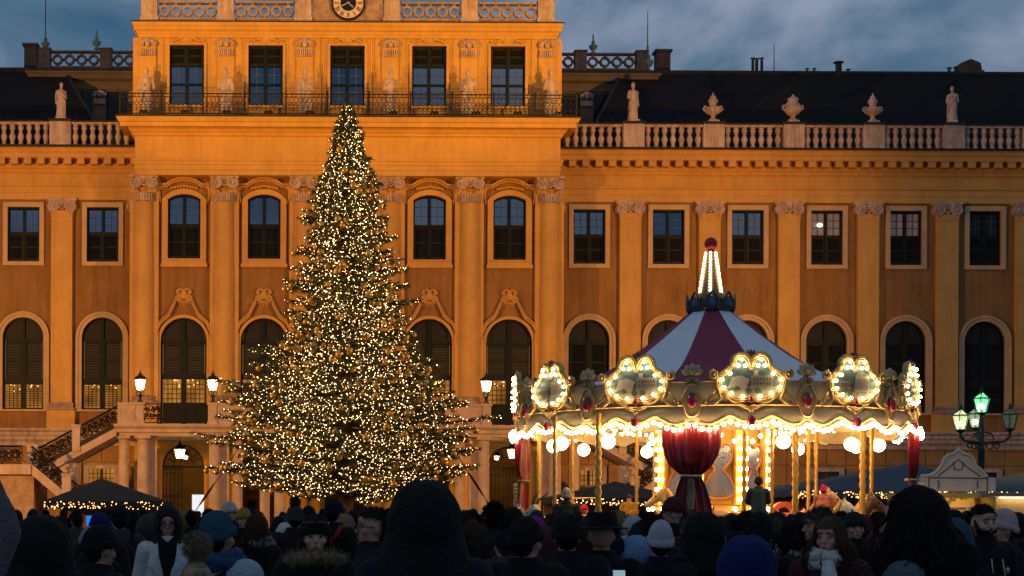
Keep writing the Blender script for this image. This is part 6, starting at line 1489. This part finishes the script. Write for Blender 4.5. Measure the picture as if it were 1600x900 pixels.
CLO = {
 'black': cm('black_cloth', (.006, .0065, .007)), 'navy': cm('navy_cloth', (.007, .010, .017)), 'charcoal': cm('charcoal_cloth', (.013, .013, .014)), 'grey': cm('grey_wool', (.20, .20, .21)), 'dgrey': cm('dark_grey_wool', (.045, .045, .046)),
 'white': cm('off_white_teddy', (.74, .69, .64), bump=.9, bs=90, var=.18), 'pale': cm('pale_grey_coat', (.36, .43, .48), var=.08), 'teal': cm('teal_knit', (.025, .075, .11)), 'blue': cm('royal_blue_fleece', (.007, .015, .10), var=.2), 'lblue': cm('light_blue_cloth', (.17, .30, .52)), 'denim': cm('denim_blue_cloth', (.03, .07, .16)),
 'mustard': cm('mustard_knit', (.40, .20, .03)), 'maroon': cm('maroon_knit', (.085, .015, .02)), 'magenta': cm('magenta_knit', (.30, .02, .20)), 'pink': cm('hot_pink_knit', (.70, .02, .09)), 'coral': cm('coral_pink_puffer', (.60, .20, .13)), 'cream': cm('cream_knit', (.56, .46, .34)), 'lgrey': cm('light_grey_knit', (.46, .46, .46)), 'olive': cm('olive_cloth', (.04, .038, .022)),
 'green': cm('dark_green_knit', (.009, .022, .017)), 'yellow': cm('ochre_yellow_cloth', (.42, .22, .03)), 'brown': cm('brown_cloth', (.07, .045, .03)), 'red': cm('red_cloth', (.40, .02, .025)), 'lilac': cm('lilac_grey_cloth', (.26, .23, .30)), 'slate': cm('slate_coat', (.085, .11, .13)), 'mauve': cm('mauve_grey_cloth', (.115, .095, .10)), 'tan': cm('tan_cloth', (.25, .16, .09)), 'peach': cm('pale_pink_knit', (.56, .38, .36)), 'tealj': cm('petrol_jacket', (.02, .05, .06)),
 'fur': cm('tawny_fur', (.22, .15, .085), bump=0, var=.3, vs_=30), 'leopard': cm('leopard_print_knit', (.30, .22, .12), var=.8, vs_=18), 'stripe': cm('cream_striped_knit', (.54, .48, .40), var=.3)}
HAIRM = {'dark': mat('dark_brown_hair', (.010, .006, .005), .6, spec=.15), 'brown': mat('brown_hair', (.060, .026, .011), .6, spec=.15), 'grey': mat('greying_hair', (.07, .06, .05), .7, spec=.15), 'fair': mat('fair_hair', (.26, .15, .06), .6, spec=.2)}
SKIN = [mat('skin_%s' % n, c, .55, var=.08, vscale=20, spec=.35) for n, c in (('rosy', (.56, .26, .17)), ('light', (.60, .31, .21)), ('tan', (.40, .20, .12)))]
M_EYE = mat('shaded_eye_white', (.16, .13, .12), .3); M_IRIS = mat('dark_iris', (.02, .015, .012), .15); M_BROW = mat('dark_brow', (.03, .02, .014), .7); M_LIP = mat('soft_lips', (.33, .11, .09), .45)
def add(root, name, me, m, **k):
    slot(me, m); return recolor(obj(name, me, root, **k), m)
def person(px, py, Y, yaw, label, hat=None, hatc='black', coat='black', style='long', pose='stand', hair=None, hairc='dark', skin=0, face=False, base=0., extra=(), group=None, trousers='charcoal', scale=None, lean=0., top=None):
    """a person whose head top is seen at (px, py) Y metres away; yaw 0 looks at the photographer, pi away"""
    p = at(px, py, Y)
    tops = {'beanie': 1.79, 'bobble': 1.86, 'tallbeanie': 1.815, 'hood': 1.82, 'bighood': 1.845, 'fedora': 1.80, None: 1.775}
    sc = scale or (p.z-base)/(top or tops.get(hat, 1.79)); z0 = p.z - sc*(top or tops.get(hat, 1.79))
    al = math.atan2(p.x, p.y)
    t = thing('person', label, 'person', (p.x, p.y, z0), yaw-al, group, sc)
    if lean: t.rotation_euler = (lean, 0, yaw-al)
    add(t, 'body', get(('b', pose), body_mesh, pose), SKIN[skin])
    c = add(t, 'coat', get(('c', pose, style), coat_mesh, pose, style), CLO[coat])
    sit = POSES[pose][2]
    add(t, 'trousers', get(('t', sit), trouser_mesh, sit), CLO[trousers]); add(t, 'boots', get(('s', sit), boot_mesh, sit), CLO['black'])
    if face:
        if 'face' not in ME: ME['face'] = face_meshes()
        e, i, b, l = ME['face']; add(t, 'eye', e, M_EYE); add(t, 'iris', i, M_IRIS); add(t, 'eyebrow', b, M_BROW); add(t, 'lips', l, M_LIP)
    if hair: add(t, 'hair', get(('h', hair), hair_mesh, hair), HAIRM[hairc])
    hc = CLO[hatc]
    if hat in ('beanie', 'bobble', 'tallbeanie') and not hair: add(t, 'hair', get(('h', 'nape'), hair_mesh, 'nape'), HAIRM[hairc])
    if hat == 'beanie': add(t, 'beanie', get('beanie', beanie_mesh), hc)
    elif hat == 'tallbeanie': add(t, 'beanie', get('tbeanie', beanie_mesh, 30, .03, True, .10), hc)
    elif hat == 'bobble':
        b = add(t, 'beanie', get('beanie', beanie_mesh), hc); add(b, 'pompom', get('pompom', pompom_mesh), hc, loc=(0, .02, 1.815))
    elif hat == 'hood': add(t, 'hood', get('hood', hood_mesh), hc)
    elif hat == 'bighood': add(t, 'hood', get('bhood', hood_mesh, .150, .160, .195, .5, .10), hc)
    elif hat == 'fedora': add(t, 'hat', get('fedora', fedora_mesh), hc)
    for x in extra:
        if x == 'glasses': add(t, 'glasses', get('gl', glasses_mesh), M_IRON)
        elif x == 'beard': add(t, 'beard', get('beard', beard_mesh), HAIRM['dark'])
        elif x.startswith('scarf'): add(t, 'scarf', get('scarf', scarf_mesh), CLO[x[6:]])
        elif x.startswith('backpack'): add(t, 'backpack', get('bp', backpack_mesh), CLO[x[9:]])
        elif x == 'furhood': add(t, 'fur_collar', get('furc', fur_ring, .17, 1.47, .06, 110, .055, 4, -.04), CLO['fur'])
        elif x == 'hoodback':
            h = MB(); h.sphere((0, .13, 1.46), (.15, .09, .10), 14, 10); h.tube([(.15*math.sin(a), .02-.13*math.cos(a), 1.49) for a in [rad(40+280*k/14) for k in range(15)]], .035, 8); add(t, 'hood', get('hdb', lambda: h.mesh('hood', None, 180)), CLO[coat])
    return t
PB = PI
P = person
# ---- nearest row
P(62, 800, 6.4, PB+.15, 'person in a bulky black hood seen from behind, darkest shape by the market stall corner', 'bighood', 'black', 'black', 'puffer')
P(117, 817, 8.6, PB-.9, 'person in a black beanie looking down, tucked against the bulky black hood', 'beanie', 'black', 'black', 'long', lean=.12)
w7 = P(262, 788, 13.2, .0, 'woman in glasses, dark hood and white teddy coat facing the camera', 'hood', 'charcoal', 'white', 'long', face=True, extra=('glasses',), skin=0)
fr_ = MB(); fr_.add([(-.085, -.13, 1.50), (.085, -.13, 1.50), (.075, -.172, 1.38), (.012, -.195, 1.10), (-.012, -.195, 1.10), (-.075, -.172, 1.38)], [(0, 1, 2, 5), (5, 2, 3, 4)]); add(w7, 'hoodie_front', fr_.mesh('hoodie_front', None, 60), CLO['black'])
for s in (-1, 1):
    lp2 = MB(); lp2.add([(s*.085, -.125, 1.49), (s*.15, -.13, 1.42), (s*.165, -.165, 1.30), (s*.12, -.185, 1.27), (s*.02, -.205, 1.06), (s*.012, -.200, 1.10), (s*.075, -.182, 1.38)], [(0, 1, 2, 3, 6), (6, 3, 4, 5)] if s < 0 else [(6, 3, 2, 1, 0), (5, 4, 3, 6)]); o_ = len(lp2.v); lp2.v += [(x, y+.03, z) for x, y, z in lp2.v]; lp2.f += [tuple(i+o_ for i in f[::-1]) for f in lp2.f]; lp2.m += lp2.m; add(w7, 'lapel', lp2.mesh('lapel', None, 0), CLO['white'])
kid = P(307, 876, 7.4, PB, 'child in a leopard knit hat with a big tawny fur pompom', 'beanie', 'leopard', 'charcoal', 'puffer')
add(kid, 'pompom', get('bigpom', pompom_mesh, .092), CLO['fur'], loc=(0, .01, 1.87))
m9 = P(341, 797, 8.3, PB-.55, 'person in a teal beanie, blue scarf and pale coat with a black bag strap', 'beanie', 'teal', 'pale', 'puffer', extra=('scarf_denim',))
st_ = MB(); st_.tube([(-.13, -.16, 1.36), (-.15, .0, 1.50), (-.06, .17, 1.40), (.10, .24, 1.15), (.20, .20, .98)], .020, 6); add(m9, 'bag_strap', st_.mesh('bag_strap', None, 180), CLO['black'])
w14 = P(492, 802, 9.4, .08, 'woman in a black beanie with sunglasses on it and a fur trimmed collar', 'beanie', 'black', 'navy', 'long', face=True, hair='backlong', hairc='brown', extra=('furhood',), skin=1)
sg_ = MB()
for s in (-1, 1): sg_.sphere((s*.032, -.117, 1.725), (.027, .008, .018), 10, 6)
sg_.tube([(-.08, -.07, 1.73), (-.06, -.108, 1.728), (0, -.122, 1.73), (.06, -.108, 1.728), (.08, -.07, 1.73)], .004, 5); add(w14, 'sunglasses', sg_.mesh('sunglasses', None, 180), M_GLASS_D)
P(582, 793, 10.3, PB/2-2*PB+.25+PB, 'man in glasses with short dark hair in profile, dark coat', None, 'black', 'navy', 'long', face=True, hair='short', extra=('glasses',))
P(663, 745, 6.3, PB, 'tall person in a huge black hood blocking the foot of the fir tree', 'bighood', 'black', 'navy', 'puffer')
P(728, 838, 8.2, PB+.3, 'person in a lilac grey coat half behind the huge black hood', None, 'black', 'lilac', 'puffer', hair='short')
P(822, 806, 8.6, PB-.5, 'person in a black beanie with one ear showing below the red side curtain', 'beanie', 'black', 'black', 'puffer')
P(886, 802, 9.6, PB, 'person in a close black hood before the carousel horse heads', 'beanie', 'black', 'navy', 'puffer', top=1.79)
P(940, 800, 9.8, PB, 'person in a wide brimmed black hat', 'fedora', 'black', 'black', 'long')
P(990, 836, 11, PB+.8, 'person with a light blue hood fallen on the shoulders', 'hood', 'lblue', 'navy', 'long')
P(1032, 813, 10.6, PB+.12, 'person in a pale grey knit beanie seen from behind', 'tallbeanie', 'lgrey', 'navy', 'long')
P(1021, 801, 12.5, PB-.35, 'man with cropped dark hair behind the pale grey knit beanie', None, 'black', 'charcoal', 'long', hair='short', extra=('scarf_lgrey',))
P(1052, 775, 14.6, -.62, 'man in a maroon beanie and round glasses before the red front curtain', 'beanie', 'maroon', 'black', 'long', face=True, extra=('glasses',))
P(1096, 796, 10.8, PB+.7, 'person bending in a black puffer with the hood up beside the maroon beanie', 'bighood', 'black', 'black', 'puffer')
P(1113, 812, 10.9, PB-.05, 'person in a ribbed mustard beanie seen from behind', 'tallbeanie', 'mustard', 'navy', 'long')
P(1137, 808, 13.5, PB-.9, 'person with greying wavy hair turned toward the drum', None, 'black', 'charcoal', 'long', hair='curlyshort', hairc='grey')
P(1167, 832, 7.0, PB, 'person in a royal blue hood filling the bottom edge', 'bighood', 'blue', 'blue', 'puffer')
P(1187, 800, 10.8, PB, 'man in a tall black beanie below the child in petrol', 'tallbeanie', 'black', 'black', 'long')
P(1166, 802, 14.5, PB+.1, 'person with fluffy brown hair beside the tall black beanie', None, 'black', 'charcoal', 'long', hair='curlyshort', hairc='brown')
P(1240, 812, 11.5, PB-.4, 'person in dark hair and pale scarf between the blue hood and the curly woman', None, 'black', 'black', 'puffer', hair='long', extra=('scarf_lgrey',))
P(1278, 795, 11.4, -1.25, 'man with greying curls in profile behind the curly haired woman', None, 'black', 'charcoal', 'long', face=True, hair='curlyshort', hairc='grey')
P(1296, 808, 9.8, -.35, 'woman with curly brown hair and a thick white scarf', None, 'black', 'maroon', 'long', face=True, hair='curly', hairc='brown', extra=('scarf_white',), skin=1)
P(1335, 799, 13.8, .35, 'man in a dark green beanie looking down', 'beanie', 'green', 'black', 'long', face=True)
P(1424, 764, 6.2, -1.75, 'woman with very long dark hair and a slate grey coat, nearest to the kiosk', None, 'black', 'slate', 'long', hair='verylong', hairc='dark')
P(1489, 809, 10.4, PB+.5, 'person in a teal hood beside the bearded man', 'hood', 'teal', 'navy', 'long')
P(1491, 796, 14, PB, 'person in a black beanie below the kiosk price board', 'beanie', 'black', 'black', 'long', extra=('scarf_tan',))
bm = P(1536, 789, 11.6, .62, 'bearded man in a black tracksuit jacket with pale drawstrings', None, 'black', 'black', 'long', face=True, hair='short', extra=('beard',), skin=1)
M_LOGO = mat('pale_print', (.58, .50, .42), .7)
lg = MB()                                  # chest emblem: three leaves with stripes over a bar of lettering
for a, ln_ in ((0, .036), (.62, .030), (-.62, .030)):
    c_, s_ = math.cos(a), math.sin(a); q = [(-.000, 0), (.009, .012), (.008, .024), (0, ln_), (-.008, .024), (-.009, .012)]; lg.prism([(x*c_+z*s_, z*c_-x*s_) for x, z in q], -.002-.0006*a, .0)
lg.box(-.019, .019, -.002, 0, -.012, -.005)
add(bm, 'chest_emblem', lg.mesh('chest_emblem'), M_LOGO, loc=(.095, -.158, 1.29), rot=(-.05, 0, .35))
dr_ = MB(); dr_.tube([(.045, -.165, 1.38), (.05, -.180, 1.30), (.06, -.185, 1.20)], .0045, 5); dr_.tube([(-.045, -.165, 1.38), (-.05, -.180, 1.33), (-.045, -.185, 1.27)], .0045, 5); add(bm, 'drawstring', dr_.mesh('drawstring', None, 180), M_LOGO)
P(1566, 795, 12.4, -1.15, 'woman in a pale pink knit beanie beside the bearded man', 'tallbeanie', 'peach', 'charcoal', 'long', face=True)
pt = P(1640, 806, 10.2, -1.6, 'person reaching in from the edge with a black sleeve', 'beanie', 'black', 'black', 'puffer', 'hold')
# raised grey sleeve of somebody just outside the frame
P(-166, 742, 4.6, PB, 'person raising a grey mauve sleeve at the frame corner', 'beanie', 'black', 'mauve', 'puffer', 'raise', scale=1.0)
P(8, 812, 9.0, PB-.2, 'person in a light blue jacket under the raised sleeve', None, 'black', 'lblue', 'long', hair='short')
P(14, 800, 14, -.9, 'person with a white collar looking up beside the raised sleeve', None, 'black', 'charcoal', 'long', face=True, hair='short', extra=('scarf_white',))
# ---- second row on the near side of the fir
P(187, 789, 15.5, PB+.05, 'person in a black beanie with a grey coat and dark backpack', 'beanie', 'black', 'dgrey', 'long', extra=('backpack_black',))
P(156, 800, 14, PB-.1, 'person in a navy blue beanie near the glowing phone', 'beanie', 'blue', 'navy', 'long')
ph = P(141, 822, 12.2, PB+.2, 'person in a pale lilac cap holding up a phone', 'beanie', 'lilac', 'black', 'long', 'phone')
P(207, 797, 19, PB, 'person with long dark hair between the backpack and the white coat', None, 'black', 'charcoal', 'long', hair='long')
P(232, 803, 16, PB-.4, 'person in a grey hood just behind the white teddy coat', 'hood', 'dgrey', 'dgrey', 'long')
P(300, 798, 21, PB, 'person with dark hair in front of the white screen', None, 'black', 'black', 'long', hair='short')
P(284, 796, 24, PB+.3, 'person with fair hair beside the white screen gateway', None, 'black', 'charcoal', 'long', hair='long', hairc='fair')
P(359, 783, 19, .35, 'person in a cream striped knit hat with a dark scarf', 'beanie', 'stripe', 'black', 'long', face=True, extra=('scarf_black',))
P(381, 793, 18.5, .1, 'person in a mustard beanie facing the camera', 'beanie', 'mustard', 'black', 'long', face=True)
P(394, 783, 22, PB-.4, 'person in a dark bobble hat beside the mustard beanie', 'bobble', 'green', 'navy', 'long')
P(403, 803, 13.4, PB-.7, 'person with brown hair and a lilac hood on the back', None, 'black', 'black', 'long', hair='long', hairc='brown', extra=('scarf_lilac',))
P(436, 806, 20, PB, 'person in a black hood beside a white cap', 'hood', 'black', 'charcoal', 'long')
P(444, 816, 17, PB+.5, 'person in a white cap low in the crowd', 'beanie', 'white', 'black', 'long')
P(461, 778, 16.5, PB, 'person in a grey bobble hat with dark pompom below the fir', 'bobble', 'dgrey', 'charcoal', 'long')
P(482, 790, 20, PB+.2, 'person in a black beanie behind the sunglasses woman', 'beanie', 'black', 'black', 'long')
P(523, 780, 17, PB-.6, 'man in a black cap with a red backpack', 'beanie', 'black', 'black', 'long', extra=('backpack_red',))
P(541, 803, 18, PB+.3, 'person in a fluffy tan hat near the red backpack', 'beanie', 'tan', 'dgrey', 'long')
P(610, 795, 19, PB, 'person with dark hair behind the man in profile', None, 'black', 'charcoal', 'long', hair='short')
P(737, 796, 17, PB-.8, 'person in a black cap with a white collar beside the tree hoist', 'beanie', 'black', 'black', 'long', extra=('scarf_white',))
P(736, 812, 13.8, PB+.2, 'woman with long brown hair beside the huge black hood', None, 'black', 'charcoal', 'long', hair='long', hairc='brown')
P(772, 787, 14.2, PB, 'man with thick dark hair below the end of the guy rope', None, 'black', 'green', 'puffer', hair='curlyshort')
P(802, 792, 15, PB-.1, 'person in a black beanie just beside the red side curtain', 'beanie', 'black', 'navy', 'long')
P(835, 806, 12.6, PB+.4, 'person in a magenta knit hat', 'beanie', 'magenta', 'black', 'long')
P(968, 797, 16, PB-.7, 'boy with short fair hair watching the carousel', None, 'black', 'denim', 'long', hair='short', hairc='fair')
P(989, 805, 15, PB+.6, 'person in a light grey knit hat and scarf near the boy', 'beanie', 'lgrey', 'charcoal', 'long', extra=('scarf_lgrey',))
# ---- riders and people on the platform
P(885, 762, 30.9, PB+.1, 'adult in a cream beanie and olive coat standing on the carousel', 'tallbeanie', 'cream', 'olive', 'long', base=.4)
P(913, 788, 31.9, PB*.2, 'small child in a hot pink hat behind the gilt rail', 'beanie', 'pink', 'navy', 'puffer', base=.4)
P(983, 772, 32.4, -.3, 'child in an olive beanie and yellow jacket riding a cream horse', 'beanie', 'olive', 'yellow', 'puffer', 'sit', face=True, scale=.62, base=.4)
P(1287, 757, 31.0, PB-.2, 'child in a hot pink hat and coral puffer riding a white horse', 'tallbeanie', 'pink', 'coral', 'puffer', 'sit', scale=.66, base=.4)
P(1185, 744, 30.4, PB+.1, 'child in a grey beanie and petrol jacket riding before the drum', 'beanie', 'charcoal', 'tealj', 'long', 'sit', scale=.80)
P(1095, 792, 34, PB, 'person in a dark coat waiting behind the red front curtain', 'beanie', 'dgrey', 'charcoal', 'long', base=.4)
# glowing phones held up in the crowd
def phone(px, py, Y, label, col, tilt=.2):
    p = at(px, py, Y); t = thing('phone', label, 'phone', p, -math.atan2(p.x, p.y)); 
    obj('case', MB().box(-.039, .039, 0, .009, -.078, .078), t, mats=M_IRON, rot=(-tilt, 0, .1)); obj('screen', MB().box(-.036, .036, -.002, -.0005, -.072, .072), t, mats=col, rot=(-tilt, 0, .1))
phone(139, 814, 21, 'phone with a bright blue screen held above the pale lilac cap', mat('blue_phone_screen', (.1, .2, .5), emit=(.03, .22, .85), estr=.8))
phone(968, 908, 9.5, 'phone with a pale screen at the very bottom of the crowd', mat('pale_phone_screen', (.5, .6, .6), emit=(.30, .45, .48), estr=.7), .5)
# ---- the rest of the crowd: dark backs and heads between them
rc_ = random.Random(77)
SEEN = set()
def fill(px, py, Y, i):
    zone = ZONES[next(k for k, (x, z) in enumerate(ZONES) if px < x)][1]; kl = 'far back' if Y > 22 else 'midway' if Y > 13 else 'close by'
    for _ in range(40):
        hat, hair = rc_.choice((('beanie', None), ('hood', None), (None, 'short'), (None, 'long'), (None, 'curlyshort'), ('beanie', 'long'), (None, 'short'), ('bobble', None)))
        co_ = rc_.choice(('black', 'navy', 'charcoal', 'black', 'olive', 'brown')); hc_ = rc_.choice(('black', 'charcoal', 'navy', 'black', 'maroon', 'green')); hr = rc_.choice(('dark', 'dark', 'brown', 'grey'))
        nm = {'beanie': '%s beanie' % hc_, 'hood': '%s hood up' % hc_, 'bobble': '%s bobble hat' % hc_}.get(hat, {'short': 'short', 'long': 'long', 'curlyshort': 'curly'}.get(hair, '') + (' grey hair' if hr == 'grey' else ' hair'))
        lab = 'person in %s coat with %s, %s %s' % (co_, nm, kl, zone)
        if lab not in SEEN: break
    SEEN.add(lab)
    P(px, py, Y, PB+rc_.uniform(-.7, .7), lab, hat, hc_, co_, rc_.choice(('long', 'puffer')), hair=hair, hairc=hr, extra=rc_.choice(((), ('hoodback',), ('scarf_charcoal',), ('hoodback',), (), ('scarf_maroon',), ('backpack_black',))), group='crowd with backs turned')
ZONES = [(90, 'under the raised sleeve'), (200, 'by the market stall'), (290, 'before the gateway'), (380, 'by the white screen'), (470, 'under low fir boughs'), (560, 'below the fir'), (650, 'beyond the profiled man'), (760, 'by the guy rope'), (850, 'below the side curtain'), (950, 'before the brass poles'), (1050, 'by the cream horse'), (1150, 'below the front curtain'), (1250, 'under the drum'), (1350, 'near the coral child'), (1450, 'behind the long hair'), (2000, 'by the kiosk')]
spots = [(92, 806, 17), (120, 800, 22), (470, 806, 22), (505, 797, 23), (552, 796, 22), (626, 800, 16), (700, 800, 20), (752, 806, 15.5), (788, 810, 11.5), (850, 822, 10.2), (862, 806, 14.5), (912, 812, 13), (958, 818, 11), (1002, 812, 14), (1078, 806, 14), (1150, 812, 12), (1210, 808, 15), (1215, 802, 20), (1250, 800, 21), (1312, 808, 15), (1350, 806, 16), (1372, 802, 18), (1465, 803, 15.5), (1590, 800, 16), (320, 806, 18), (252, 800, 20), (640, 800, 18)]
spots += [(x + rc_.uniform(-8, 8), rc_.uniform(794, 800), rc_.uniform(24, 44)) for x in range(20, 800, 26)] + [(x + rc_.uniform(-8, 8), rc_.uniform(797, 804), rc_.uniform(20, 27)) for x in range(800, 1590, 34)]
for i, (x, y, Y) in enumerate(spots): fill(x, y, Y, i)
